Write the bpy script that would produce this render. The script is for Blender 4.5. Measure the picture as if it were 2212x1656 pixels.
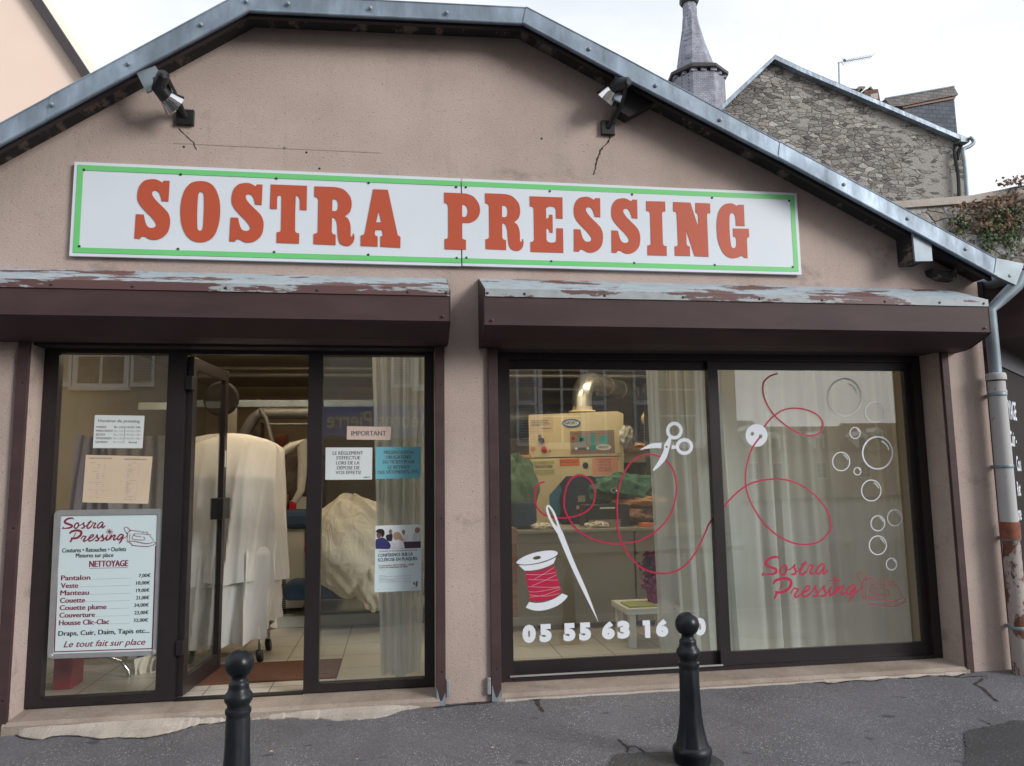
import bpy, bmesh, math, random
from mathutils import Vector, Matrix
from mathutils.geometry import tessellate_polygon
R = math.radians
rnd = random.Random(7)
for o in list(bpy.data.objects): bpy.data.objects.remove(o)
S = bpy.context.scene
COL = S.collection

# ------------------------------------------------------------------ camera, sky, sun, exposure
CAMP = Vector((0, -4.8818, 1.4146)); YAW, PIT, ROL = 0.1503, 0.12, -0.0148
FD = 1641.9; CX, CY = 1106.0, 828.0            # focal length and centre in 2212 x 1656 picture units
fw = Vector((math.sin(YAW)*math.cos(PIT), math.cos(YAW)*math.cos(PIT), math.sin(PIT)))
r0 = Vector((math.cos(YAW), -math.sin(YAW), 0)); u0 = r0.cross(fw)
RR = r0*math.cos(ROL) + u0*math.sin(ROL); UU = u0*math.cos(ROL) - r0*math.sin(ROL)
cd = bpy.data.cameras.new('camera'); cam = bpy.data.objects.new('camera', cd); COL.objects.link(cam)
cd.sensor_width = 36; cd.lens = FD/2212*36; cd.clip_end = 3000; cd.clip_start = 0.05
m = Matrix((RR, UU, -fw)).transposed().to_4x4(); m.translation = CAMP; cam.matrix_world = m
S.camera = cam

SUND = Vector((1.2, -1.0, 0.66)).normalized()
w = bpy.data.worlds.new('World'); S.world = w; w.use_nodes = True
nt = w.node_tree; bg = nt.nodes['Background']
sky = nt.nodes.new('ShaderNodeTexSky'); sky.sky_type = 'NISHITA'; sky.sun_disc = False
sky.sun_elevation = math.asin(SUND.z); sky.sun_rotation = math.atan2(SUND.x, SUND.y)
sky.air_density = 1.0; sky.dust_density = 2.5; sky.ozone_density = 1.0
hs = nt.nodes.new('ShaderNodeHueSaturation'); hs.inputs['Saturation'].default_value = 0.30
nt.links.new(sky.outputs[0], hs.inputs['Color'])
# thin bright overcast: cloud sheet with a few thinner places where the blue comes through
tc = nt.nodes.new('ShaderNodeTexCoord'); mpg = nt.nodes.new('ShaderNodeMapping'); mpg.inputs['Scale'].default_value = (1, 1, 2.6)
nz = nt.nodes.new('ShaderNodeTexNoise'); nz.inputs['Scale'].default_value = 1.7; nz.inputs['Detail'].default_value = 6; nz.inputs['Roughness'].default_value = .55
nt.links.new(tc.outputs['Generated'], mpg.inputs['Vector']); nt.links.new(mpg.outputs[0], nz.inputs['Vector'])
def wr(stops):
    r_ = nt.nodes.new('ShaderNodeValToRGB')
    for e_, (p_, c_) in zip(r_.color_ramp.elements, stops): e_.position = p_; e_.color = c_
    nt.links.new(nz.outputs['Fac'], r_.inputs[0]); return r_.outputs[0]
cf = wr([(.28, (.62, .62, .62, 1)), (.5, (.93, .93, .93, 1))])
cc_ = wr([(.3, (.85, .90, .975, 1)), (.7, (.96, .99, 1.04, 1))])
gain = nt.nodes.new('ShaderNodeVectorMath'); gain.operation = 'SCALE'; gain.inputs['Scale'].default_value = 6.3; nt.links.new(cc_, gain.inputs[0])
mxw = nt.nodes.new('ShaderNodeMix'); mxw.data_type = 'RGBA'; nt.links.new(cf, mxw.inputs[0]); nt.links.new(hs.outputs[0], mxw.inputs[6]); nt.links.new(gain.outputs[0], mxw.inputs[7])
nt.links.new(mxw.outputs[2], bg.inputs[0])
bg.inputs[1].default_value = 0.15
sl = bpy.data.lights.new('sun', 'SUN'); sl.energy = 2.1; sl.angle = R(20); sl.color = (1, .965, .93)
so = bpy.data.objects.new('sun', sl); COL.objects.link(so); so.rotation_euler = SUND.to_track_quat('Z', 'Y').to_euler()
so.location = (12, -10, 9)
S.view_settings.view_transform = 'Standard'; S.view_settings.look = 'None'
S.view_settings.exposure = 0.28; S.view_settings.gamma = 1
S.render.engine = 'CYCLES'
cy = S.cycles; cy.max_bounces = 8; cy.diffuse_bounces = 4; cy.glossy_bounces = 4; cy.transparent_max_bounces = 16
cy.transmission_bounces = 6; cy.use_denoising = True; cy.caustics_reflective = False; cy.caustics_refractive = False
cy.sample_clamp_indirect = 6

# ------------------------------------------------------------------ helpers
def ray(a, b): return fw + RR*((a-CX)/FD) - UU*((b-CY)/FD)
def at(a, b, Y):
    d = ray(a, b); return CAMP + d*((Y-CAMP.y)/d.y)
def atz(a, b, z):
    d = ray(a, b); return CAMP + d*((z-CAMP.z)/d.z)
class Cr:                                           # zoomed crop of the photograph -> picture units
    def __init__(s, x0, y0, w, pw): s.x0, s.y0, s.s = x0, y0, w/pw
    def __call__(s, x, y): return ((s.x0+x*s.s)*.54004, (s.y0+y*s.s)*.54004)
ID = lambda x, y: (x, y)
class Pl:                                           # a vertical plane in the place
    def __init__(s, Y=0.0, O=None, U=(1, 0, 0)):
        s.O = Vector(O) if O is not None else Vector((0, Y, 0)); s.U = Vector(U).normalized()
        s.N = Vector((s.U.y, -s.U.x, 0))
    def uv(s, a, b):
        d = ray(a, b); t = (s.O-CAMP).dot(s.N)/d.dot(s.N); p = CAMP+d*t
        return ((p-s.O).dot(s.U), p.z)
    def xyz(s, u, v, off=0): return s.O + s.U*u + Vector((0, 0, v)) + s.N*off
    def P(s, pts, c=ID): return [s.uv(*c(x, y)) for x, y in pts]

def pp(t):
    out = []
    for q in t.split():
        c = q.endswith('c'); x, y = q.rstrip('c').split(','); out.append((float(x), float(y), c))
    return out
def smooth(pts, closed=True, n=5):
    L = len(pts); out = []
    for i in range(L if closed else L-1):
        p, q = pts[i], pts[(i+1) % L]
        if len(p) < 3: p = (*p, False)
        if len(q) < 3: q = (*q, False)
        if p[2] and q[2]: out.append(p[:2]); continue
        a = pts[i-1] if (closed or i > 0) else p; b = pts[(i+2) % L] if (closed or i+2 < L) else q
        ch = (q[0]-p[0], q[1]-p[1])
        t0 = ch if p[2] else ((q[0]-a[0])/2, (q[1]-a[1])/2)
        t1 = ch if q[2] else ((b[0]-p[0])/2, (b[1]-p[1])/2)
        for k in range(n):
            t = k/n; h1 = 2*t**3-3*t*t+1; h2 = t**3-2*t*t+t; h3 = -2*t**3+3*t*t; h4 = t**3-t*t
            out.append(tuple(h1*p[j]+h2*t0[j]+h3*q[j]+h4*t1[j] for j in (0, 1)))
    if not closed: out.append(tuple(pts[-1][:2]))
    return out
def lp(t, n=5): return smooth(pp(t), True, n)
def ell(cx, cy_, rx, ry, n=40, rot=0):
    c, s_ = math.cos(R(rot)), math.sin(R(rot))
    return [(cx+rx*math.cos(a)*c-ry*math.sin(a)*s_, cy_+rx*math.cos(a)*s_+ry*math.sin(a)*c) for a in [2*math.pi*k/n for k in range(n)]]

class MB:
    def __init__(s): s.v = []; s.f = []
    def add(s, vs, fs):
        b = len(s.v); s.v += [tuple(x) for x in vs]; s.f += [tuple(b+i for i in f) for f in fs]; return s
    def box(s, x0, x1, y0, y1, z0, z1, M=None):
        vs = [Vector((x, y, z)) for x in (x0, x1) for y in (y0, y1) for z in (z0, z1)]
        if M is not None: vs = [M @ q for q in vs]
        return s.add(vs, [(0, 1, 3, 2), (4, 6, 7, 5), (0, 4, 5, 1), (2, 3, 7, 6), (0, 2, 6, 4), (1, 5, 7, 3)])
    def bbox(s, x0, x1, y0, y1, z0, z1, b=.01, M=None):      # box with chamfered vertical and horizontal edges
        bm = bmesh.new(); bmesh.ops.create_cube(bm, size=1)
        for q in bm.verts: q.co = Vector(((x0+x1)/2+q.co.x*(x1-x0), (y0+y1)/2+q.co.y*(y1-y0), (z0+z1)/2+q.co.z*(z1-z0)))
        bmesh.ops.bevel(bm, geom=bm.edges[:], offset=b, segments=2, affect='EDGES', profile=.6)
        bm.verts.index_update()
        vs = [(M @ q.co if M is not None else q.co.copy()) for q in bm.verts]; fs = [[q.index for q in f.verts] for f in bm.faces]; bm.free()
        return s.add(vs, fs)
    def plate(s, pl, loops, o0=0.0, o1=.003, back=False):
        tri = tessellate_polygon([[Vector((u, v, 0)) for u, v in L] for L in loops])
        flat = [q for L in loops for q in L]; n = len(flat)
        vs = [pl.xyz(u, v, o1) for u, v in flat] + [pl.xyz(u, v, o0) for u, v in flat]
        fs = []
        for t in tri:
            a, b, c = (flat[i] for i in t)
            ar = (b[0]-a[0])*(c[1]-a[1])-(c[0]-a[0])*(b[1]-a[1])
            t = t if ar > 0 else t[::-1]
            fs.append(t)
            if back: fs.append(tuple(i+n for i in t[::-1]))
        k = 0
        for L in loops:
            m_ = len(L)
            for i in range(m_):
                j = (i+1) % m_; fs.append((k+i, k+j, k+j+n, k+i+n))
            k += m_
        return s.add(vs, fs)
    def ribbon(s, pl, pts, wd, off=.001, rise=.0012, taper=False):       # flat stroke lying on a plane
        n = len(pts); vs = []; fs = []
        for i, (u, v) in enumerate(pts):
            a = pts[max(0, i-1)]; b = pts[min(n-1, i+1)]; dx, dy = b[0]-a[0], b[1]-a[1]; l = math.hypot(dx, dy) or 1
            h = (wd[i] if isinstance(wd, list) else wd)/2
            if taper and (i == 0 or i == n-1): h *= .35
            o = off+rise*i/n
            vs += [pl.xyz(u-dy/l*h, v+dx/l*h, o), pl.xyz(u+dy/l*h, v-dx/l*h, o)]
        for i in range(n-1): fs.append((2*i, 2*i+1, 2*i+3, 2*i+2))
        return s.add(vs, fs)
    def prism(s, prof, x0, x1, M=None, cap=True):            # (y, z) profile pushed along x
        n = len(prof); vs = [Vector((x0, y, z)) for y, z in prof]+[Vector((x1, y, z)) for y, z in prof]
        if M is not None: vs = [M @ q for q in vs]
        fs = [(i, (i+1) % n, (i+1) % n+n, i+n) for i in range(n)]
        if cap: fs += [tuple(range(n))[::-1], tuple(range(n, 2*n))]
        return s.add(vs, fs)
    def extr(s, loop, y0, y1):                               # (x, z) loop pushed along y
        n = len(loop); vs = [(x, y0, z) for x, z in loop]+[(x, y1, z) for x, z in loop]
        tri = tessellate_polygon([[Vector((x, z, 0)) for x, z in loop]])
        fs = [(i, (i+1) % n, (i+1) % n+n, i+n) for i in range(n)]
        fs += [tuple(t) for t in tri]+[tuple(i+n for i in t[::-1]) for t in tri]
        return s.add(vs, fs)
    def tube(s, pts, rad, n=10, cap=True):
        pts = [Vector(p) for p in pts]; L = len(pts); vs = []; fs = []; up = None
        for i, p in enumerate(pts):
            d = (pts[min(L-1, i+1)]-pts[max(0, i-1)]).normalized()
            if up is None: up = d.orthogonal().normalized()
            up = (up-d*up.dot(d)).normalized(); sd = d.cross(up)
            r_ = rad[i] if isinstance(rad, (list, tuple)) else rad
            vs += [p+(up*math.cos(2*math.pi*k/n)+sd*math.sin(2*math.pi*k/n))*r_ for k in range(n)]
        for i in range(L-1):
            for k in range(n): fs.append((i*n+k, i*n+(k+1) % n, (i+1)*n+(k+1) % n, (i+1)*n+k))
        if cap: fs += [tuple(range(n))[::-1], tuple((L-1)*n+k for k in range(n))]
        return s.add(vs, fs)
    def lathe(s, prof, c=(0, 0, 0), n=32, flute=None, M=None):
        vs = []; fs = []; L = len(prof)
        for i, (r_, z) in enumerate(prof):
            for k in range(n):
                a = 2*math.pi*k/n; q = r_*(1+(flute[1]*math.cos(flute[0]*a) if flute and flute[2] <= i <= flute[3] else 0))
                p = Vector((q*math.cos(a), q*math.sin(a), z)); vs.append((M @ p) if M is not None else p+Vector(c))
        for i in range(L-1):
            for k in range(n): fs.append((i*n+k, i*n+(k+1) % n, (i+1)*n+(k+1) % n, (i+1)*n+k))
        fs += [tuple(range(n))[::-1], tuple((L-1)*n+k for k in range(n))]
        return s.add(vs, fs)
    def grid(s, fn, nu, nv):
        vs = [fn(i/nu, j/nv) for j in range(nv+1) for i in range(nu+1)]
        fs = [(j*(nu+1)+i, j*(nu+1)+i+1, (j+1)*(nu+1)+i+1, (j+1)*(nu+1)+i) for j in range(nv) for i in range(nu)]
        return s.add(vs, fs)
    def build(s, name, mat, parent=None, sm=False, fix=True):
        me = bpy.data.meshes.new(name); me.from_pydata(s.v, [], s.f); me.validate()
        if fix:
            bm = bmesh.new(); bm.from_mesh(me); bmesh.ops.recalc_face_normals(bm, faces=bm.faces[:]); bm.to_mesh(me); bm.free()
        if sm:
            for p in me.polygons: p.use_smooth = True
            try: me.set_sharp_from_angle(angle=R(40))
            except Exception: pass
        for q in (mat if isinstance(mat, list) else [mat]): me.materials.append(q)
        o = bpy.data.objects.new(name, me); COL.objects.link(o)
        if parent is not None:
            o.parent = parent
            if parent.parent is None: o.matrix_parent_inverse = Matrix.Translation(-Vector(parent.location))
        return o
def tag(o, label, cat, group=None):
    o['label'] = label; o['category'] = cat
    if group: o['group'] = group
    return o
def thing(name, label, cat, loc=(0, 0, 0), group=None):
    o = bpy.data.objects.new(name, None); o.empty_display_size = .1; COL.objects.link(o); o.location = loc
    return tag(o, label, cat, group)
def struct(o, kind='structure'): o['kind'] = kind; return o
def copy_thing(o, delta, label):
    c = o.copy(); COL.objects.link(c); c.location = Vector(o.location)+Vector(delta); c['label'] = label
    def kids(a, b):
        for ch in list(a.children):
            d = ch.copy(); COL.objects.link(d); d.parent = b; kids(ch, d)
    kids(o, c); return c

# text: Blender's own font, turned into a mesh and laid on a plane
_tc = {}
def glyphs(t, bold=0.0, sp=1.0):
    k = (t, bold, sp)
    if k in _tc: return _tc[k]
    c = bpy.data.curves.new('t', 'FONT'); c.body = t; c.offset = bold; c.space_character = sp; c.resolution_u = 3
    o = bpy.data.objects.new('t', c); COL.objects.link(o)
    dg = bpy.context.evaluated_depsgraph_get(); me = bpy.data.meshes.new_from_object(o.evaluated_get(dg))
    v = [tuple(q.co[:2]) for q in me.vertices]; f = [tuple(p.vertices) for p in me.polygons]
    bpy.data.objects.remove(o); bpy.data.curves.remove(c); bpy.data.meshes.remove(me)
    _tc[k] = (v, f); return v, f
CAPH = max(q[1] for q in glyphs('H')[0])
def text(mb, pl, c, t, xl, yl, xr, yr, cap, off=.003, bold=.022, shear=0.0, sp=1.0, fit_y=False):
    heavy = t.isdigit()
    v, f = glyphs(t, bold if heavy else 0.0, sp)
    if not v: return
    x0 = min(q[0] for q in v); x1 = max(q[0] for q in v); y0, h = 0.0, CAPH
    if fit_y: y0 = min(q[1] for q in v); h = max(q[1] for q in v)-y0
    A = Vector(pl.uv(*c(xl, yl))); B = Vector(pl.uv(*c(xr, yr))); T = Vector(pl.uv(*c(xl, yl-cap)))
    ex = (B-A); hh = (T-A).length; ux = ex.normalized(); uy = Vector((-ux.y, ux.x)); W = ex.length
    for n_, sh in enumerate((0,) if heavy or bold <= 0 else (-1, 0, 1)):
        vs = []; dx = sh*bold*1.2*hh
        for q in v:
            a = (q[0]-x0)/(x1-x0)*W+dx; b = (q[1]-y0)/h*hh; p = A+ux*(a+b*shear)+uy*b; vs.append(pl.xyz(p.x, p.y, off+n_*.00025))
        mb.add(vs, f)

# ------------------------------------------------------------------ materials
def nodes(name):
    m_ = bpy.data.materials.new(name); m_.use_nodes = True; t = m_.node_tree
    return m_, t, t.nodes['Principled BSDF']
def N(t, ty, **k):
    n = t.nodes.new(ty)
    for a, b in k.items():
        if a.startswith('i_'): n.inputs[a[2:].replace('_', ' ')].default_value = b
        else: setattr(n, a, b)
    return n
def c4(c): return (*c, 1) if len(c) == 3 else c
def pos(t, sc=(1, 1, 1), rot=(0, 0, 0)):
    g = N(t, 'ShaderNodeNewGeometry'); mp = N(t, 'ShaderNodeMapping'); mp.inputs['Scale'].default_value = sc; mp.inputs['Rotation'].default_value = rot
    t.links.new(g.outputs['Position'], mp.inputs['Vector']); return mp.outputs[0]
def noise(t, vec, sc, det=4, ro=.55):
    n = N(t, 'ShaderNodeTexNoise'); n.inputs['Scale'].default_value = sc; n.inputs['Detail'].default_value = det; n.inputs['Roughness'].default_value = ro
    t.links.new(vec, n.inputs['Vector']); return n.outputs['Fac']
def ramp(t, fac, stops):
    r_ = N(t, 'ShaderNodeValToRGB'); e = r_.color_ramp.elements
    while len(e) < len(stops): e.new(.5)
    for q, (p, c) in zip(e, stops): q.position = p; q.color = c4(c) if not isinstance(c, (int, float)) else (c, c, c, 1)
    t.links.new(fac, r_.inputs[0]); return r_.outputs[0]
def mix(t, fac, a, b, mode='MIX'):
    n = N(t, 'ShaderNodeMix', data_type='RGBA', blend_type=mode)
    for val, i in ((fac, 0), (a, 6), (b, 7)):
        if hasattr(val, 'links') or isinstance(val, bpy.types.NodeSocket): t.links.new(val, n.inputs[i])
        else: n.inputs[i].default_value = val if i == 0 else c4(val)
    return n.outputs[2]
def bump(t, b, h, st, dist=.01):
    n = N(t, 'ShaderNodeBump'); n.inputs['Strength'].default_value = st; n.inputs['Distance'].default_value = dist
    t.links.new(h, n.inputs['Height']); t.links.new(n.outputs[0], b.inputs['Normal'])
def M(name, col, rough=.6, metal=0, var=.12, vs=3.0, bmp=0, bs=60, spec=.5, stretch=(1, 1, 1)):
    m_, t, b = nodes(name); b.inputs['Roughness'].default_value = rough; b.inputs['Metallic'].default_value = metal
    b.inputs['Specular IOR Level'].default_value = spec
    v = pos(t, stretch); f = noise(t, v, vs, 5)
    lo = tuple(x*(1-var) for x in col); hi = tuple(min(1, x*(1+var)) for x in col)
    t.links.new(ramp(t, f, [(.3, lo), (.7, hi)]), b.inputs['Base Color'])
    if bmp: bump(t, b, noise(t, v, bs, 3), bmp)
    return m_
def emit(name, col, st):
    m_, t, b = nodes(name); b.inputs['Base Color'].default_value = c4((.8, .8, .8)); b.inputs['Emission Color'].default_value = c4(col); b.inputs['Emission Strength'].default_value = st
    return m_
def plaster(name, c1, c2, speck=.45, stain=(.30, .26, .22), sc=1.0):
    m_, t, b = nodes(name); b.inputs['Roughness'].default_value = .92; b.inputs['Specular IOR Level'].default_value = .2
    v = pos(t); big = noise(t, v, .9*sc, 6, .6)
    base = ramp(t, big, [(.32, c1), (.68, c2)])
    st_ = ramp(t, noise(t, pos(t, (1.2, 1, .5)), 1.6, 7, .65), [(.54, 0), (.74, .45)])
    base = mix(t, st_, base, stain)
    sk = noise(t, pos(t, (9, 1, .55)), 1.9, 6, .6)
    base = mix(t, ramp(t, sk, [(.57, 0), (.74, .22)]), base, stain)
    soot = noise(t, pos(t, (.8, 1, 1.3), (0, R(25), 0)), 2.3, 8, .7)
    base = mix(t, ramp(t, soot, [(.585, 0), (.70, .48)]), base, tuple(x*.5 for x in stain))
    # trowelled dents, short and slanting
    d = noise(t, pos(t, (1, 1, 1.7), (0, R(18), 0)), 55, 2, .5)
    dm = ramp(t, d, [(.26, speck), (.36, 0)])
    base = mix(t, dm, base, tuple(x*.35 for x in c1))
    fine = ramp(t, noise(t, v, 140, 2), [(.3, .86), (.7, 1.08)])
    base = mix(t, 1.0, base, fine, 'MULTIPLY')
    t.links.new(base, b.inputs['Base Color'])
    hm = N(t, 'ShaderNodeMath', operation='ADD'); t.links.new(ramp(t, d, [(.25, 0), (.42, 1)]), hm.inputs[0]); t.links.new(noise(t, v, 170, 3), hm.inputs[1])
    bump(t, b, hm.outputs[0], .45, .006); return m_
def zinc(name, col, stretch=(1, 1, .25), sc=9):
    m_, t, b = nodes(name); b.inputs['Metallic'].default_value = .35
    v = pos(t, stretch); n1 = noise(t, v, sc, 7, .65); n2 = noise(t, pos(t), 2.2, 4)
    a = ramp(t, n1, [(.3, tuple(x*.68 for x in col)), (.55, col), (.75, tuple(min(1, x*1.35) for x in col))])
    dk = ramp(t, n2, [(.45, .72), (.65, 1.1)])
    t.links.new(mix(t, 1.0, a, dk, 'MULTIPLY'), b.inputs['Base Color'])
    t.links.new(ramp(t, n1, [(.3, .62), (.7, .42)]), b.inputs['Roughness']); bump(t, b, n1, .12); return m_
def peel(name, paint, metal_c, thr):                      # brown paint flaking off zinc
    m_, t, b = nodes(name)
    n = noise(t, pos(t, (.9, 1, 4.5)), 1.5, 9, .70)
    f = ramp(t, n, [(thr, 0), (thr+.012, 1)])
    zn = ramp(t, noise(t, pos(t), 12, 5), [(.3, tuple(x*.75 for x in metal_c)), (.7, metal_c)])
    t.links.new(mix(t, f, paint, zn), b.inputs['Base Color']); b.inputs['Roughness'].default_value = .55
    bump(t, b, f, .3, .002); return m_
def asphalt(name, col, speck=(.5, .5, .5), amount=.12):
    m_, t, b = nodes(name); b.inputs['Roughness'].default_value = .85
    v = pos(t)
    vo = N(t, 'ShaderNodeTexVoronoi'); vo.inputs['Scale'].default_value = 120; t.links.new(v, vo.inputs['Vector'])
    g = N(t, 'ShaderNodeSeparateColor'); t.links.new(vo.outputs['Color'], g.inputs[0])
    patch = noise(t, v, 1.1, 6, .6)
    base = ramp(t, patch, [(.3, tuple(x*.70 for x in col)), (.5, col), (.7, tuple(x*1.2 for x in col))])
    tone = ramp(t, g.outputs[0], [(0, .78), (.6, 1.0), (1, 1.2)])
    base = mix(t, 1.0, base, tone, 'MULTIPLY')
    near = ramp(t, vo.outputs['Distance'], [(.25, 1), (.45, 0)])
    sp = ramp(t, g.outputs[1], [(1-amount-.02, 0), (1-amount+.02, 1)])
    wear = ramp(t, noise(t, v, 2.6, 4), [(.38, .15), (.62, 1)])
    k = N(t, 'ShaderNodeMath', operation='MULTIPLY'); t.links.new(near, k.inputs[0]); t.links.new(sp, k.inputs[1])
    k2 = N(t, 'ShaderNodeMath', operation='MULTIPLY'); t.links.new(k.outputs[0], k2.inputs[0]); t.links.new(wear, k2.inputs[1])
    base = mix(t, k2.outputs[0], base, speck)
    spots = ramp(t, noise(t, pos(t, (1, 1.6, 1)), 7, 3, .4), [(.68, 0), (.73, .75)])
    base = mix(t, spots, base, tuple(x*.35 for x in col))
    t.links.new(base, b.inputs['Base Color']); bump(t, b, vo.outputs['Distance'], .5, .004); return m_
def rubble(name, cols, mortar, sc, cover=.5, zs=1.7, grad=(0, 0)):      # stone wall with render still clinging to part of it
    m_, t, b = nodes(name); b.inputs['Roughness'].default_value = .9; b.inputs['Specular IOR Level'].default_value = .2
    v = pos(t, (1, 1, zs)); wob = N(t, 'ShaderNodeTexNoise'); wob.inputs['Scale'].default_value = sc*.8; t.links.new(v, wob.inputs['Vector'])
    ad = N(t, 'ShaderNodeVectorMath', operation='MULTIPLY_ADD'); t.links.new(wob.outputs['Color'], ad.inputs[0]); ad.inputs[1].default_value = (.5/sc,)*3; t.links.new(v, ad.inputs[2])
    vo = N(t, 'ShaderNodeTexVoronoi', feature='DISTANCE_TO_EDGE'); vo.inputs['Scale'].default_value = sc; t.links.new(ad.outputs[0], vo.inputs['Vector'])
    vc = N(t, 'ShaderNodeTexVoronoi'); vc.inputs['Scale'].default_value = sc; t.links.new(ad.outputs[0], vc.inputs['Vector'])
    g = N(t, 'ShaderNodeSeparateColor'); t.links.new(vc.outputs['Color'], g.inputs[0])
    st_ = ramp(t, g.outputs[0], [(i/(len(cols)-1), c) for i, c in enumerate(cols)])
    st_ = mix(t, 1.0, st_, ramp(t, noise(t, pos(t), sc*4, 5), [(.3, .7), (.7, 1.2)]), 'MULTIPLY')
    e = ramp(t, vo.outputs['Distance'], [(.02, 0), (.09, 1)])
    mo = mix(t, noise(t, pos(t), sc*6, 4), tuple(x*.75 for x in mortar), tuple(x*1.15 for x in mortar))
    gap = mix(t, ramp(t, vo.outputs['Distance'], [(.0, 1), (.045, 0)]), st_, (.05, .045, .04))
    wall = mix(t, e, gap, st_)
    if cover > 0:
        sep = N(t, 'ShaderNodeSeparateXYZ'); t.links.new(pos(t), sep.inputs[0])
        cv = N(t, 'ShaderNodeMath', operation='ADD'); t.links.new(noise(t, pos(t), .35, 6, .6), cv.inputs[0])
        dg = N(t, 'ShaderNodeMath', operation='MULTIPLY'); t.links.new(g.outputs[1], dg.inputs[0]); dg.inputs[1].default_value = .30
        gx = N(t, 'ShaderNodeMath', operation='MULTIPLY_ADD'); t.links.new(sep.outputs[0], gx.inputs[0]); gx.inputs[1].default_value = -grad[1]; gx.inputs[2].default_value = grad[0]*grad[1]
        gz_ = N(t, 'ShaderNodeMath', operation='ADD'); t.links.new(dg.outputs[0], gz_.inputs[0]); t.links.new(gx.outputs[0], gz_.inputs[1]); t.links.new(gz_.outputs[0], cv.inputs[1])
        f = ramp(t, cv.outputs[0], [(cover-.02+.15, 1), (cover+.03+.15, 0)])
        wall = mix(t, f, wall, mo)
    if cover > 0:
        inv = N(t, 'ShaderNodeMath', operation='SUBTRACT'); inv.inputs[0].default_value = 1; t.links.new(f, inv.inputs[1]); em = N(t, 'ShaderNodeMath', operation='MULTIPLY'); t.links.new(e, em.inputs[0]); t.links.new(inv.outputs[0], em.inputs[1]); e = em.outputs[0]
    t.links.new(wall, b.inputs['Base Color'])
    hh = N(t, 'ShaderNodeMath', operation='ADD'); t.links.new(e, hh.inputs[0]); t.links.new(noise(t, pos(t), sc*5, 4), hh.inputs[1])
    bump(t, b, hh.outputs[0], .7, .05); return m_
def slates(name, c1, c2, sx, rowh, rotx=0):
    m_, t, b = nodes(name); b.inputs['Roughness'].default_value = .75
    g = N(t, 'ShaderNodeNewGeometry'); sp = N(t, 'ShaderNodeSeparateXYZ'); t.links.new(g.outputs['Position'], sp.inputs[0])
    ad = N(t, 'ShaderNodeMath', operation='ADD'); t.links.new(sp.outputs[0], ad.inputs[0]); t.links.new(sp.outputs[1], ad.inputs[1])
    cb = N(t, 'ShaderNodeCombineXYZ'); t.links.new(ad.outputs[0], cb.inputs[0]); t.links.new(sp.outputs[2], cb.inputs[1])
    br = N(t, 'ShaderNodeTexBrick'); br.inputs['Scale'].default_value = 1; br.inputs['Brick Width'].default_value = sx; br.inputs['Row Height'].default_value = rowh
    br.inputs['Mortar Size'].default_value = rowh*.07; br.inputs['Color1'].default_value = c4(c1); br.inputs['Color2'].default_value = c4(c2); br.inputs['Mortar'].default_value = c4(tuple(x*.35 for x in c1)); br.inputs['Bias'].default_value = 0
    t.links.new(cb.outputs[0], br.inputs['Vector'])
    t.links.new(mix(t, 1.0, br.outputs[0], ramp(t, noise(t, pos(t), .9, 6), [(.3, .7), (.7, 1.3)]), 'MULTIPLY'), b.inputs['Base Color'])
    bump(t, b, br.outputs['Fac'], -.4, .03); return m_
def glass(name, tint=(.97, .985, .98), k=.05):
    m_ = bpy.data.materials.new(name); m_.use_nodes = True; t = m_.node_tree; t.nodes.remove(t.nodes['Principled BSDF'])
    tr = N(t, 'ShaderNodeBsdfTransparent'); tr.inputs[0].default_value = c4(tint); gl = N(t, 'ShaderNodeBsdfGlossy'); gl.inputs['Roughness'].default_value = 0
    lw = N(t, 'ShaderNodeLayerWeight'); p5 = N(t, 'ShaderNodeMath', operation='POWER'); p5.inputs[1].default_value = 5; t.links.new(lw.outputs['Facing'], p5.inputs[0])
    fr = N(t, 'ShaderNodeMath', operation='MULTIPLY_ADD'); t.links.new(p5.outputs[0], fr.inputs[0]); fr.inputs[1].default_value = 1-k; fr.inputs[2].default_value = k; mx = N(t, 'ShaderNodeMixShader')
    df = N(t, 'ShaderNodeBsdfDiffuse'); df.inputs[0].default_value = (.6, .62, .6, 1); dm = N(t, 'ShaderNodeMixShader')
    t.links.new(ramp(t, noise(t, pos(t, (1, 1, .5)), 3.5, 8, .7), [(.38, .002), (.75, .022)]), dm.inputs[0]); t.links.new(tr.outputs[0], dm.inputs[1]); t.links.new(df.outputs[0], dm.inputs[2]); tr = dm
    t.links.new(fr.outputs[0], mx.inputs[0]); t.links.new(tr.outputs[0], mx.inputs[1]); t.links.new(gl.outputs[0], mx.inputs[2]); t.links.new(mx.outputs[0], t.nodes['Material Output'].inputs[0])
    return m_
def sheer(name, col, see=.35, tl=.4):
    m_ = bpy.data.materials.new(name); m_.use_nodes = True; t = m_.node_tree; t.nodes.remove(t.nodes['Principled BSDF'])
    tr = N(t, 'ShaderNodeBsdfTransparent'); d = N(t, 'ShaderNodeBsdfDiffuse'); l = N(t, 'ShaderNodeBsdfTranslucent')
    weave = ramp(t, noise(t, pos(t, (1, 1, .12)), 5, 3), [(.3, .86), (.7, 1.06)])
    cc = mix(t, 1.0, col, weave, 'MULTIPLY')
    t.links.new(cc, d.inputs[0]); t.links.new(cc, l.inputs[0])
    a = N(t, 'ShaderNodeMixShader'); a.inputs[0].default_value = tl; t.links.new(d.outputs[0], a.inputs[1]); t.links.new(l.outputs[0], a.inputs[2])
    b = N(t, 'ShaderNodeMixShader'); b.inputs[0].default_value = see; t.links.new(a.outputs[0], b.inputs[1]); t.links.new(tr.outputs[0], b.inputs[2])
    t.links.new(b.outputs[0], t.nodes['Material Output'].inputs[0]); return m_
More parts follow.
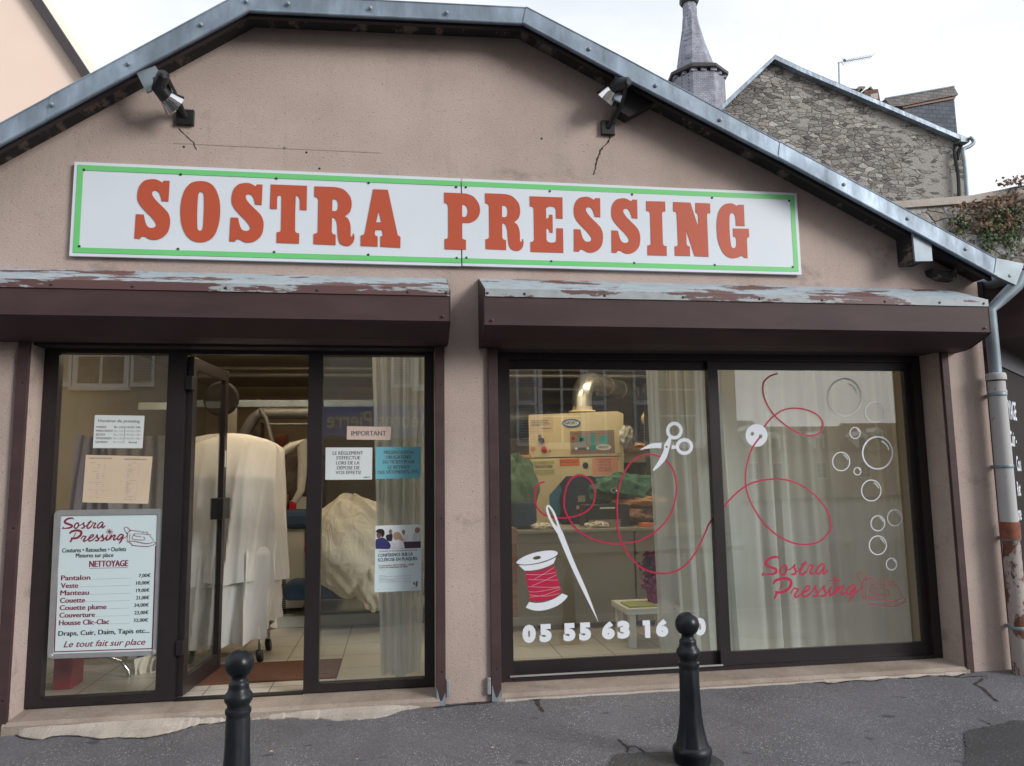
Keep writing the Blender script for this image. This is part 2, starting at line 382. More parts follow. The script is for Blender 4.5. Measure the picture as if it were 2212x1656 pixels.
def tiles(name, c1, c2, grout, size, rot=0):
    m_, t, b = nodes(name); b.inputs['Roughness'].default_value = .3
    br = N(t, 'ShaderNodeTexBrick'); br.offset = 0; br.inputs['Scale'].default_value = 1; br.inputs['Brick Width'].default_value = size; br.inputs['Row Height'].default_value = size
    br.inputs['Mortar Size'].default_value = .004; br.inputs['Color1'].default_value = c4(c1); br.inputs['Color2'].default_value = c4(c2); br.inputs['Mortar'].default_value = c4(grout)
    t.links.new(pos(t, (1, 1, 1), (0, 0, rot)), br.inputs['Vector']); t.links.new(br.outputs[0], b.inputs['Base Color']); return m_
def soot_wood(name):
    m_, t, b = nodes(name); b.inputs['Roughness'].default_value = .85
    g = ramp(t, noise(t, pos(t, (5, 26, 5), (0, R(-34), 0)), 2.2, 5), [(.3, (.10, .075, .06)), (.7, (.20, .155, .13))])
    s_ = ramp(t, noise(t, pos(t, (4, 1.6, 4)), 1.6, 7, .7), [(.41, 0), (.47, 1)])
    t.links.new(mix(t, s_, g, (.02, .018, .018)), b.inputs['Base Color']); return m_
def rusty(name, paint, rust, thr, zlo=None):
    m_, t, b = nodes(name); b.inputs['Roughness'].default_value = .7
    n = noise(t, pos(t, (1, 1, .6)), 9, 7, .7)
    f = ramp(t, n, [(thr, 0), (thr+.05, 1)])
    rc = ramp(t, noise(t, pos(t), 30, 4), [(.3, tuple(x*.5 for x in rust)), (.7, rust)])
    t.links.new(mix(t, f, paint, rc), b.inputs['Base Color']); bump(t, b, n, .2); return m_

def creased(name, col, sc=5, st=.7):
    m_, t, b = nodes(name); b.inputs['Roughness'].default_value = .92; b.inputs['Specular IOR Level'].default_value = .15
    n = N(t, 'ShaderNodeTexNoise'); n.inputs['Scale'].default_value = sc; n.inputs['Detail'].default_value = 3; n.inputs['Distortion'].default_value = 1.6; n.inputs['Roughness'].default_value = .45
    t.links.new(pos(t, (1.6, 1.6, .8)), n.inputs['Vector'])
    r_ = ramp(t, n.outputs['Fac'], [(.30, 0), (.5, 1), (.70, 0)]); bump(t, b, r_, st, .03)
    t.links.new(ramp(t, noise(t, pos(t), 2.2, 4), [(.3, tuple(x*.92 for x in col)), (.7, col)]), b.inputs['Base Color']); return m_
MAT = dict(
 wall=plaster('pink render', (.415, .331, .294), (.542, .438, .392)),
 zinc=zinc('weathered zinc', (.30, .375, .46)),
 zincd=M('grey zinc', (.24, .29, .33), .5, .3, .2, 6),
 film=M('painted dark reflection', (.028, .022, .020), .65, 0, .1, 3, 0, 60, .1),  # matte dark brown painted in place of the dark reflection on this glass
 brown=M('brown lacquer', (.066, .040, .041), .58, 0, .2, 2.2, .06, 3, .25, (1, 1, 3)),
 frame=M('dark brown aluminium', (.026, .020, .022), .38, .2, .12, 4),
 black=M('black plastic', (.012, .012, .014), .4), dark=M('dark void', (.02, .018, .018), .8),
 flash=peel('flaking brown paint', (.13, .062, .060), (.40, .47, .52), .475),
 lip=peel('flaking brown paint on lip', (.12, .06, .06), (.40, .44, .46), .51),
 sign=M('white sign board', (.70, .755, .82), .35, 0, .02), green=M('green film', (.16, .60, .20), .4, 0, .03), red=M('brick red film', (.49, .088, .040), .4, 0, .03),
 screw=M('dark screw', (.06, .055, .05), .5, .5), soffit=soot_wood('soot streaked soffit boards'),
 conc=plaster('worn concrete sill', (.27, .215, .175), (.40, .34, .29), .3, (.12, .10, .09), 3.5),
 mortar=plaster('pale mortar', (.38, .335, .295), (.50, .455, .41), .25, (.3, .25, .2), 3),
 pave=asphalt('worn pavement asphalt', (.122, .120, .131), (.58, .58, .59), .15), patch=asphalt('dark asphalt patch', (.050, .050, .052), (.25, .25, .25), .06),
 road=asphalt('road asphalt', (.06, .06, .062), (.2, .2, .2), .06), kerb=M('granite kerb', (.3, .29, .28), .8, 0, .2, 20),
 ground=M('bare ground', (.12, .115, .10), .95, 0, .2, .5),
 crack=M('crack shadow dirt', (.035, .03, .028), .95), glass=glass('clear pane', (.95, .975, .965), .115), gdoor=glass('door pane', (.95, .96, .95), .05),
 paperw=M('white paper', (.66, .72, .72), .7, 0, .03), paperb=M('blue paper', (.15, .45, .54), .7, 0, .03), paperc=M('cream paper', (.62, .50, .37), .7, 0, .06), paperp=M('peach paper', (.60, .46, .40), .7, 0, .04),
 ink=M('grey ink', (.13, .14, .15), .7, 0, .05, 30), inkb=M('black ink', (.02, .022, .025), .6), inkm=M('maroon ink', (.22, .022, .06), .5, 0, .1, 20), inkl=M('pale grey ink', (.38, .40, .40), .7), inkr=M('red ink', (.5, .06, .05), .6), inkn=M('navy ink', (.03, .04, .09), .6),
 alu=M('brushed aluminium', (.55, .58, .60), .35, .7, .08, 12), board=M('pale blue board', (.60, .72, .75), .4, 0, .02),
 thread=M('crimson vinyl', (.44, .012, .062), .45, 0, .05, 20), vinyl=M('white vinyl', (.74, .79, .86), .45, 0, .02), vinylf=M('faded white vinyl', (.50, .52, .53), .5, 0, .05),
 bollard=M('black bollard paint', (.008, .011, .014), .36, 0, .35, 12, .12, 90, .35), chrome=M('chrome', (.75, .75, .75), .12, 1, .03),
 cloth=creased('white cotton sheet', (.86, .85, .83), 1.6, .16), cloth2=creased('cream laundry', (.68, .63, .54), 3.4, .34), lilac=creased('lilac garment', (.30, .26, .34), 3, .3), greybag=M('grey mesh bag', (.24, .22, .215), .9, 0, .1, 30), greencl=creased('green canvas', (.085, .21, .15), 4, .45), jacket=M('green quilted fabric', (.12, .22, .13), .8, 0, .25, 14, .4, 16), navy=M('navy fabric', (.02, .045, .10), .8, 0, .15), floral=M('brown floral cloth', (.34, .20, .14), .9, 0, .55, 26), orange=creased('orange cloth', (.60, .33, .16), 5, .4),
 machine=M('cream enamel', (.70, .60, .40), .32, 0, .03), mgrey=M('grey panel', (.27, .23, .19), .4), teal=M('teal label', (.04, .32, .30), .4), drum=M('dark blue steel', (.018, .04, .075), .35, .3), drumb=M('blue enamel', (.03, .17, .30), .4),
 orangep=M('orange card', (.75, .17, .04), .6), yellowp=M('yellow card', (.65, .60, .08), .6), pinkp=M('pink card', (.75, .34, .26), .6), greenp=M('pale green card', (.42, .45, .17), .6), redplastic=M('red plastic', (.5, .02, .03), .3), rednotice=M('red steel', (.42, .02, .02), .35),
 duct=M('galvanised duct', (.60, .58, .53), .28, .85, .12, 8), ductd=M('dull duct', (.30, .28, .25), .42, .6, .12, 8), wmach=M('white machine enamel', (.52, .53, .50), .4, 0, .04),
 floor=tiles('cream floor tiles', (.52, .49, .43), (.56, .53, .47), (.12, .10, .09), .4), mat=M('brown doormat', (.11, .045, .025), .95, 0, .2, 40, .4, 150),
 inwall=M('beige painted wall', (.40, .33, .24), .85, 0, .05), ceil=M('grey beige ceiling', (.26, .235, .20), .85, 0, .08), counter=M('taupe counter panel', (.30, .285, .245), .45, 0, .04), wood=M('brown wood', (.20, .10, .055), .6, 0, .25, 6, 0, 60, .5, (1, 1, 8)), shelfd=M('dark shelf goods', (.06, .045, .04), .8, 0, .6, 9), carton=M('cardboard', (.34, .22, .12), .85, 0, .1), white=M('white painted wood', (.72, .73, .71), .5, 0, .03), flower=M('purple artificial flowers', (.26, .03, .16), .8, 0, .7, 40), leaf=M('leaf green', (.06, .13, .04), .7, 0, .4, 12),
 sheer=sheer('sheer curtain', (.80, .82, .80), .22, .30), sheer2=sheer('thin white curtain', (.88, .91, .93), .14, .26),
 lamp=emit('warm lamp diffuser', (1, .80, .53), 18), plastic=M('milky plastic film', (.45, .44, .40), .25, 0, .2, 6),
 cream=M('cream house render', (.84, .67, .56), .9, 0, .03, .6), verge=M('dark verge', (.05, .042, .045), .6),
 stone=rubble('rubble stone gable', [(.12, .115, .11), (.24, .22, .20), (.34, .31, .28), (.18, .17, .16), (.47, .44, .40)], (.33, .315, .29), 4.0, .33, 2.3, (12.5, .045)), wallst=rubble('garden wall stone', [(.16, .145, .13), (.30, .27, .24), (.40, .37, .34)], (.46, .46, .46), 3.4, .42),
 slate=slates('blue slates', (.055, .068, .095), (.085, .10, .13), .26, .15), slateold=slates('mossy old slates', (.12, .105, .10), (.20, .185, .18), .22, .11), shingle=slates('silver wood shingles', (.24, .25, .30), (.33, .34, .40), .30, .17), shingled=slates('brown slates on tower', (.10, .085, .09), (.15, .13, .14), .4, .3),
 pot=M('terracotta chimney pot', (.32, .11, .06), .8), brick=M('dark chimney brick', (.12, .075, .06), .9, 0, .3, 12), ivyg=M('green ivy leaves', (.045, .085, .025), .6, 0, .45, 9), ivyb=M('browned ivy leaves', (.17, .095, .05), .7, 0, .4, 9), twig=M('bare ivy stems', (.20, .16, .12), .9),
 pipew=rusty('white pipe with rust', (.44, .44, .44), (.23, .09, .05), .635), piper=rusty('rusted pipe', (.36, .32, .30), (.17, .07, .04), .50), collar=M('rust brown collar', (.22, .075, .045), .8, 0, .3, 20),
 house=plaster('opposite house render', (.42, .36, .28), (.50, .44, .36), .05), shutter=M('white louvred shutter', (.72, .74, .76), .5), bluesign=M('blue shop fascia', (.04, .13, .42), .4), goldink=M('pale gold lettering', (.62, .55, .28), .5), rooft=M('brown roof tiles', (.13, .085, .065), .9, 0, .3, 6), pane=M('dark window pane', (.03, .035, .04), .1),
)
P0 = Pl(0.0)
YD, YW, YW2 = 0.20, 0.28, 0.25
k1 = Cr(0, 1300, 1100, 2024); k2 = Cr(0, 2000, 1100, 1822); k3 = Cr(600, 1350, 1200, 2208); k4 = Cr(600, 2100, 1200, 2057)
k5 = Cr(1900, 1350, 1000, 2070); k6 = Cr(1900, 2100, 1000, 2212); k7 = Cr(2800, 1350, 1100, 2212); k8 = Cr(2700, 2000, 1200, 1864)
kT = Cr(2500, 0, 1596, 2202); kL = Cr(0, 0, 1000, 2070); kS = Cr(1700, 600, 1600, 2212); kS1 = Cr(200, 600, 1700, 2212)
kM = Cr(2050, 1500, 700, 2212); kR = Cr(3500, 900, 596, 1234)

# ------------------------------------------------------------------ ground
def zg(x):
    pts = [(-40, -.9), (-8, -.12), (-2.2, .002), (-1, .010), (.5, .024), (1.2, .028), (4.2, .028), (8, .10), (40, 1.0)]
    for (a, za), (b, zb) in zip(pts, pts[1:]):
        if a <= x <= b: return za+(zb-za)*(x-a)/(b-a)
    return 0
def hsh(x, y): return math.sin(x*12.9+y*7.7)*.5+math.sin(x*31.3-y*17.1+1.3)*.3+math.sin(x*67+y*53)*.2
def gz(x, y): return zg(x)+.04*max(y, -2.6)+ (0 if y < -2.6 else .003*hsh(x*1.3, y*1.3))
xs = [-40, -20, -12, -8, -5]+[-3.2+.08*i for i in range(100)]+[5.5, 8, 12, 20, 40]
ys = [-2.6, -2.3, -2.0, -1.75]+[-1.6+.08*i for i in range(20)]+[-.02, .02]
def gridmesh(xs, ys, fz):
    b = MB(); nx = len(xs)
    b.add([(x, y, fz(x, y)) for y in ys for x in xs], [(j*nx+i, j*nx+i+1, (j+1)*nx+i+1, (j+1)*nx+i) for j in range(len(ys)-1) for i in range(nx-1)]); return b
struct(gridmesh(xs, ys, gz).build('pavement', MAT['pave'], sm=True, fix=False))
xr = [-60, -40, -20, -8, -3, 0, 3, 8, 20, 40, 60]
struct(gridmesh(xr, [-9.0, -6.5, -4, -2.74], lambda x, y: zg(max(-40, min(40, x)))-.225-.004*(y+2.74)).build('road', MAT['road'], fix=False))
kb = MB()
for x in [i*1.0-12 for i in range(24)]:
    kb.add([(x+(.99 if s_ else 0), y, zg(x+(.99 if s_ else 0))+dz) for s_ in (0, 1) for y, dz in ((-2.74, -.4), (-2.74, -.125), (-2.725, -.112), (-2.6, -.102), (-2.6, -.4))],
           [(0, 1, 6, 5), (1, 2, 7, 6), (2, 3, 8, 7), (3, 4, 9, 8), (0, 4, 3, 2, 1), (5, 6, 7, 8, 9)])
struct(kb.build('kerb', MAT['kerb']))
struct(gridmesh([-40, -12, -4, 4, 12, 40], [-11.5, -9.0], lambda x, y: zg(x)-.12).build('far_pavement', MAT['pave'], fix=False))
G_ = MB(); G_.add([(-1500, -1500, -1.6), (1500, -1500, -1.6), (1500, 1500, -1.6), (-1500, 1500, -1.6)], [(0, 1, 2, 3)])
struct(G_.build('ground', MAT['ground'], fix=False))
G2 = MB(); G2.box(-60, 60, .36, 40, -1.2, -.02); struct(G2.build('terrain', MAT['ground']))

def ground_pt(a, b):
    y = -1.0
    p = atz(a, b, 0)
    for _ in range(6): p = atz(a, b, gz(p.x, p.y))
    return p
def ground_sheet(name, pts, mat, dz):
    P = [ground_pt(a, b) for a, b in pts]; b = MB()
    tri = tessellate_polygon([[Vector((p.x, p.y, 0)) for p in P]])
    n = len(P); fs = []
    for t in tri:
        a_, b_, c_ = (P[i] for i in t); ar = (b_.x-a_.x)*(c_.y-a_.y)-(c_.x-a_.x)*(b_.y-a_.y); fs.append(t if ar > 0 else t[::-1])
    for i in range(n): fs.append((i, (i+1) % n, (i+1) % n+n, i+n))
    b.add([(p.x, p.y, gz(p.x, p.y)+dz) for p in P]+[(p.x, p.y, gz(p.x, p.y)-.02) for p in P], fs)
    return struct(b.build(name, mat, fix=False))
kG2 = Cr(1700, 2600, 1100, 2212); kG4 = Cr(3700, 2500, 396, 1159)
def ragged(pts, n=7, amp=2.6):
    out = []
    for i, (x, y) in enumerate(pts):
        x2, y2 = pts[(i+1) % len(pts)]
        for k in range(n):
            t = k/n; out.append((x+(x2-x)*t+rnd.uniform(-amp, amp)*(k > 0), y+(y2-y)*t+rnd.uniform(-amp, amp)*.5*(k > 0)))
    return out
ground_sheet('asphalt_patch', ragged([kG2(*p) for p in [(1530, 850), (1640, 840), (1850, 830), (2100, 835), (2300, 850), (2400, 905), (2420, 1100), (1430, 1100), (1480, 910)]]), MAT['patch'], .005)
ground_sheet('asphalt_patch', ragged([kG4(*p) for p in [(470, 1280), (520, 1240), (660, 1220), (780, 1185), (920, 1165), (1030, 1125), (1160, 1130), (1500, 1180), (1600, 1900), (440, 1900), (460, 1650), (480, 1500), (465, 1350)]]), MAT['patch'], .005)
# pale mortar spilled along the foot of the sills
kF = Cr(0, 2700, 1100, 2212)
front = [kF(*p) for p in [(120, 478), (180, 508), (330, 525), (420, 500), (560, 492), (700, 502), (790, 520), (950, 508), (1080, 512), (1180, 508), (1320, 482), (1450, 450), (1600, 402), (1720, 395), (1820, 380), (2000, 358)]] + [k4(*p) for p in [(700, 1340), (780, 1335), (860, 1338), (950, 1325), (1050, 1335), (1160, 1332), (1280, 1347), (1400, 1340), (1500, 1335), (1640, 1310), (1720, 1280), (1800, 1262), (1930, 1240)]]
def mortar_strip(front, name, dz0=.006, topz=.052):
    b = MB(); P = []
    fr = []
    for i in range(len(front)-1):
        for k in range(4):
            t = k/4; a = front[i]; c = front[i+1]; fr.append((a[0]+(c[0]-a[0])*t, a[1]+(c[1]-a[1])*t+(rnd.uniform(-1.0, 1.0))))
    fr.append(front[-1])
    for a, c in fr:
        p = ground_pt(a, c); y = min(p.y, -.035); P.append((p.x, y))
    vs = []; fs = []
    for x, y in P:
        z1 = topz
        vs += [(x, y, gz(x, y)-.01), (x, y, gz(x, y)+dz0), (x, (y-.028)/2, gz(x, y)*.55+z1*.4), (x, -.028, z1)]
    for i in range(len(P)-1):
        for k in range(3): fs.append((4*i+k, 4*i+4+k, 4*i+5+k, 4*i+1+k))
    return struct(b.add(vs, fs).build(name, MAT['mortar'], fix=False))
mortar_strip(front, 'mortar_fillet')
fr2 = [kG2(*p) for p in [(640, 410), (760, 398), (880, 400), (990, 385), (1100, 383), (1210, 374), (1300, 362), (1400, 356), (1520, 345), (1650, 345), (1720, 330), (1830, 334), (2000, 320), (2060, 312)]]+[k8(*p) for p in [(200, 1160), (330, 1160), (420, 1152), (520, 1140), (660, 1142), (780, 1140), (900, 1132), (980, 1142), (1100, 1122), (1230, 1125), (1350, 1105), (1480, 1108), (1600, 1090), (1740, 1098), (1800, 1078)]]
mortar_strip(fr2, 'mortar_fillet', .004, .045)
# cracks in the pavement
def ground_crack(pts, wd):
    P = [ground_pt(a, c) for a, c in smooth(pts, False, 4)]; b = MB(); vs = []; fs = []
    for i, p in enumerate(P):
        a = P[max(0, i-1)]; q = P[min(len(P)-1, i+1)]; d = Vector((q.x-a.x, q.y-a.y, 0)).normalized(); nn = Vector((-d.y, d.x, 0))
        h = wd*(.5+rnd.random())*.5*(1 if 0 < i < len(P)-1 else .2)
        vs += [(p.x+nn.x*h, p.y+nn.y*h, gz(p.x, p.y)+.004), (p.x-nn.x*h, p.y-nn.y*h, gz(p.x, p.y)+.004)]
    for i in range(len(P)-1): fs.append((2*i, 2*i+1, 2*i+3, 2*i+2))
    return struct(b.add(vs, fs).build('pavement_crack', MAT['crack']))
ground_crack([kG2(*p) for p in [(915, 390), (905, 425), (925, 465), (955, 505)]], .022)
ground_crack([kG2(*p) for p in [(1548, 720), (1600, 765), (1628, 790), (1625, 835)]], .012)
ground_crack([kG2(*p) for p in [(1628, 785), (1690, 780), (1740, 810), (1775, 838)]], .010)
ground_crack([kG4(*p) for p in [(680, 630), (640, 670), (590, 700), (680, 750), (750, 815), (790, 860), (860, 905)]], .014)
ground_crack([kG4(*p) for p in [(620, 1112), (700, 1135), (770, 1175)]], .010)
ground_crack([kG4(*p) for p in [(150, 605), (300, 612), (420, 622), (560, 610), (740, 605)]], .010)
ground_crack([(a, c+1.2) for a, c in fr2], .014)
ground_crack([kG2(*p) for p in [(60, 470), (150, 460), (260, 448), (380, 436), (480, 428), (560, 420), (640, 412)]], .03)
ground_crack([(a, c+.8) for a, c in front[:16]], .010)
lt = MB()
for a, c, s_ in ((830*.5834+600, 1565*.5834+2100, .012), (545*.4973+1700, 800*.4973+2600, .010), (1418*.5834+600, 1618*.5834+2100, .008)):
    p = ground_pt(a*.54004, c*.54004); z = gz(p.x, p.y)
    o = MB().add([(p.x-s_, p.y, z+.006), (p.x, p.y-s_*.5, z+.010), (p.x+s_, p.y+s_*.2, z+.006), (p.x, p.y+s_*.6, z+.012)], [(0, 1, 2, 3)]).build('litter_scrap', MAT['paperc'])
    tag(o, ['tiny pale scrap on the asphalt right of the near black bollard', 'tiny yellowish scrap on the asphalt below the plaster pier', 'tiny orange scrap at the bottom edge near the near bollard'][len([q for q in COL.objects if q.name.startswith('litter_scrap')])-1], 'litter')

# ------------------------------------------------------------------ the shop building
YF = -.20
PF = Pl(YF)
def world2(pl, pts): return [pl.uv(*p) for p in pts]
ftop = world2(PF, [(-60, 301.2), (520, -12.7), (1136, 18), (1350, 129), (1704, 320.5), (2154.5, 563.6)])
fbot = world2(PF, [(-60, 345.5), (537.6, 24.5), (1129, 52), (1350, 171.5), (1694.5, 351), (2148.6, 599)])
def lineat(L, x):
    for (a, b), (c, d) in zip(L, L[1:]):
        if a <= x <= c or (c, d) == L[-1]: return b+(d-b)*(x-a)/(c-a)
    return L[0][1]
# extend to the left beyond the frame
def ext(L, x): (a, b), (c, d) = L[0], L[1]; return [(x, b+(d-b)*(x-a)/(c-a))]+L[1:]
ftop, fbot = ext(ftop, -3.35), ext(fbot, -3.35)
XL, XR = -3.15, 4.2
OLx0, OLx1 = P0.uv(67.7, 765)[0], P0.uv(941.7, 1428)[0]
ORx0, ORx1 = P0.uv(1081.5, 1428)[0], P0.uv(2034, 851)[0]
OT = 2.34
shop = thing('dry_cleaning_shop', 'low pink rendered shop with blue grey zinc gable edge and two wide openings', 'shop', (0, 0, 0))
mid = lambda x: lineat(fbot, x)+.03
wall_loop = [(XL, -.5), (OLx0, -.5), (OLx0, OT), (OLx1, OT), (OLx1, -.5), (ORx0, -.5), (ORx0, OT), (ORx1, OT), (ORx1, -.5), (XR, -.5), (XR, mid(XR))] + [(x, z+.03) for x, z in fbot[4:0:-1]] + [(XL, mid(XL))]
MB().extr(wall_loop, 0, .34).build('facade_wall', MAT['wall'], shop)
MB().box(XL, XL+.3, .35, 8, -.5, mid(XL)-.02).build('side_wall', MAT['wall'], shop); MB().box(XR-.3, XR-.001, .35, 8, -.5, mid(XR)-.02).build('side_wall', MAT['wall'], shop)
# roof slabs (inside the fascia line) and soffit
roof = MB()
for i in range(4 if False else len(fbot)-1):
    (x0, z0), (x1, z1) = fbot[i], fbot[i+1]; (x2, z2), (x3, z3) = ftop[i], ftop[i+1]
    roof.extr([(x0, z0+.035), (x1, z1+.035), (x3, z3-.012), (x2, z2-.012)], YF+.035, 8.2)
roof_o = roof.build('roof', MAT['verge'], shop)
so_ = MB()
for i in range(len(fbot)-1):
    (x0, z0), (x1, z1) = fbot[i], fbot[i+1]
    so_.extr([(x0, z0+.012), (x1, z1+.012), (x1, z1+.032), (x0, z0+.032)], YF+.036, -.001)
so_.build('soffit', MAT['soffit'], shop)
dl = MB()
for i in range(len(fbot)-1):
    (x0, z0), (x1, z1) = fbot[i], fbot[i+1]
    dl.extr([(x0, z0-.018), (x1, z1-.018), (x1, z1+.011), (x0, z0+.011)], YF+.028, YF+.060)
dl.build('soffit_batten', MAT['frame'], shop)
# zinc bargeboard: separate sheets with lapped joints, drip roll and rivets
def on(L, x): return (x, lineat(L, x))
segs = []
jl = PF.uv(112, 235)[0]; jr = PF.uv(1690, 335)[0]
segs = [[(ftop[0], on(ftop, jl), on(fbot, jl), fbot[0]), YF-.002], [(on(ftop, jl-.012), ftop[1], fbot[1], on(fbot, jl-.02)), YF-.006],
        [(ftop[1], ftop[2], fbot[2], fbot[1]), YF-.002], [(ftop[2], ftop[3], on(ftop, jr), on(fbot, jr-.02), fbot[3], fbot[2]), YF-.010], [(on(ftop, jr-.02), ftop[5], fbot[5], on(fbot, jr-.04)), YF-.015]]
for q, y in segs:
    b = MB(); b.plate(Pl(y), [list(q)], -.028, .002)
    n = len(q)//2; tops = list(q[:n]); bots = list(q[n:])[::-1]
    b.tube([(x, y-.006, z-.001) for x, z in bots], .009, 8)
    b.tube([(x, y-.000, z) for x, z in tops], .006, 6)
    ob = b.build('bargeboard', MAT['zinc'], roof_o, sm=True)
for c, pts in ((kL, [(437, 878), (1067, 541), (1667, 218)]), (Cr(850, 0, 1450, 2212), [(207, 18), (463, 32), (963, 59), (1427, 86)]), (kT, [(165, 480), (520, 668), (1200, 1025), (1550, 1213), (1870, 1380), (2110, 1528)]), (Cr(2200, 200, 600, 1987), [(510, 8)])):
    for x, y in pts:
        u, v = PF.uv(*c(x, y)); M_ = Matrix.Translation((u, YF-.016, v)) @ Matrix.Rotation(R(90), 4, 'X')
        MB().lathe([(.014, 0), (.013, .006), (.007, .010), (.001, .011)], n=10, M=M_).build('rivet', MAT['zincd'], roof_o, sm=True)
e = MB(); e.plate(Pl(YF-.02), [world2(PF, [(2148, 560), (2207, 572), (2190, 618), (2142, 596)])], -.03, .001); e.build('eave_end', MAT['zincd'], roof_o)
# purlin ends
def purlin(pts, back, mat='zincd', y0=-.195, y1=-.002, c=ID):
    q = PF.P(pts, c); b = MB(); b.plate(Pl(YF), [q], -.016, .0, back=True); o = b.build('purlin_end', MAT[mat], shop)
    if back: MB().extr([(x, z) for x, z in back], y0+.012, y1).build('timber', MAT['soffit'], o)
purlin([(1130, 605), (1285, 545), (1335, 622), (1262, 645), (1255, 752), (1212, 768)], None, c=kL)
purlin([(870, 345), (1010, 455), (930, 692), (845, 648)], None, c=Cr(2200, 200, 600, 1987))
q3 = PF.P([(312, 80), (465, 150), (477, 300), (335, 302)], kR)
purlin([(312, 70), (465, 140), (477, 300), (335, 302)], [(q3[0][0]+.01, q3[0][1]+.05), (q3[1][0]-.01, q3[1][1]+.05), (q3[2][0]-.012, q3[2][1]+.012), (q3[3][0]+.012, q3[3][1]+.012)], c=kR)
q = P0.P([(410, 385), (540, 420), (610, 385), (605, 478), (500, 470), (420, 425)], kR)
MB().plate(Pl(0), [q], 0, .085).build('eave_block', MAT['soffit'], shop)
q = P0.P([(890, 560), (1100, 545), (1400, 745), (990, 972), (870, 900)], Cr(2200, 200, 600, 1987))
MB().plate(Pl(0), [q], 0, .10).build('eave_block', MAT['dark'], shop)  # dark block pushed out of the wall in the outline of a dark patch
# cracks in the render
for c, pts, wd in ((Cr(2200, 200, 600, 1987), [(795, 1150), (780, 1210), (740, 1250), (665, 1335), (655, 1390), (615, 1480), (600, 1570), (575, 1655)], .0085), (Cr(500, 200, 400, 1656), [(890, 1300), (1010, 1420), (1130, 1530), (1190, 1655)], .005)):
    b = MB(); ps = P0.P(pts, c); jj = []
    for i in range(len(ps)-1):
        for k in range(4): t = k/4; jj.append((ps[i][0]+(ps[i+1][0]-ps[i][0])*t+rnd.uniform(-.004, .004), ps[i][1]+(ps[i+1][1]-ps[i][1])*t))
    jj.append(ps[-1]); b.ribbon(P0, jj, [wd*(.5+rnd.random()) for _ in jj], .0025, 0); b.build('crack', MAT['crack'], shop)
b = MB(); b.ribbon(P0, P0.P([(375, 310), (500, 316), (650, 323), (823, 331)]), .0035, .0022, 0); b.build('old_sign_line', M('faint dirt line', (.38, .30, .265), .95), shop)
b = MB()
for x, y in ((397, 318), (662, 330), (614, 321), (690, 365), (1170, 300)):
    u, v = P0.uv(x, y); MB().lathe([(.008, 0), (.001, .002)], n=8, M=Matrix.Translation((u, -.0005, v)) @ Matrix.Rotation(R(90), 4, 'X')).build('old_fixing_hole', MAT['crack'], shop)
# sills
b = MB(); b.prism([(.26, .085), (-.02, .068), (-.040, .050), (-.040, -.3), (.26, -.3)], OLx0-.02, OLx1+.02); b.build('sill', MAT['conc'], shop)
b = MB(); b.prism([(.30, .082), (-.012, .068), (-.030, .048), (-.030, -.3), (.30, -.3)], ORx0-.02, ORx1+.02); b.build('sill', MAT['conc'], shop)
# dark lining above the frames (shutter slot)
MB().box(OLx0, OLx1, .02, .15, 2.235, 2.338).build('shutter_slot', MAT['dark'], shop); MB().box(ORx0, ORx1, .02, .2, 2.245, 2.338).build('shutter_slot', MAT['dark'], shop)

# shopfront of the left opening: fixed frame, two fixed panes, an open door
GB, GT = .1366, 2.2115
d1 = (-2.0879, -1.4433); d3 = (-.4826, .1763)
FB = .088
fr_ = MB()
fr_.box(OLx0+.002, d1[0], YD-.03, YD+.04, FB, 2.335); fr_.box(d1[1], -1.335, YD-.03, YD+.04, FB, 2.335)
fr_.box(-.575, d3[0], YD-.03, YD+.04, FB, 2.335); fr_.box(d3[1], OLx1-.002, YD-.03, YD+.04, FB, 2.335)
fr_.box(d1[0], d1[1], YD-.03, YD+.04, FB, GB); fr_.box(d3[0], d3[1], YD-.03, YD+.04, FB, GB)
fr_.box(d1[0], d1[1], YD-.03, YD+.04, GT, 2.335); fr_.box(-1.335, -.575, YD-.03, YD+.04, GT, 2.335); fr_.box(d3[0], d3[1], YD-.03, YD+.04, GT, 2.335)
FRM = fr_.build('shopfront_frame', MAT['frame'], shop)
for a, c in (d1, d3): MB().box(a-.004, c+.004, YD, YD+.006, GB-.004, GT+.004).build('pane', MAT['glass'], FRM)
for x in (-1.78, -.12): MB().bbox(x, x+.055, YD-.034, YD-.028, .098, .115, .002).build('drain_cap', MAT['black'], FRM)
MB().box(-1.335, -.575, YD-.03, YD+.03, .06, .0895).build('threshold', MAT['black'], shop)
# door leaf, opened inwards
hp = at(405, 1507, YD+.02); hp = Vector((-1.315, YD+.01, .095))
fp = atz(477, 1425, .10); dv = Vector((at(487, 811, .92).x-hp.x, .72, 0)).normalized()
dx_ = Vector((dv.x, dv.y, 0)); dn = Vector((dv.y, -dv.x, 0)); LW = .74
MD = Matrix(((dx_.x, dn.x, 0, hp.x), (dx_.y, dn.y, 0, hp.y), (0, 0, 1, 0), (0, 0, 0, 1)))
door = MB(); z0, z1 = .098, 2.20
door.bbox(0, .075, -.02, .02, z0, z1, .003, MD); door.bbox(LW-.065, LW, -.02, .02, z0, z1, .003, MD)
door.box(.073, LW-.063, -.018, .018, z0, z0+.10, MD); door.box(.073, LW-.063, -.018, .018, z1-.075, z1, MD)
DOOR = door.build('door', MAT['frame'], shop)
b = MB(); b.box(.073, LW-.063, -.003, .003, z0+.10, z1-.075, MD); b.build('pane', MAT['gdoor'], DOOR)
b = MB(); b.bbox(LW-.135, LW+.03, -.045, .045, 1.13, 1.28, .006, MD); b.build('handle', MAT['black'], DOOR)
b = MB(); b.box(LW-.05, LW-.02, .0205, .0225, 1.50, 1.62, MD); b.build('safety_sticker', MAT['paperw'], DOOR)
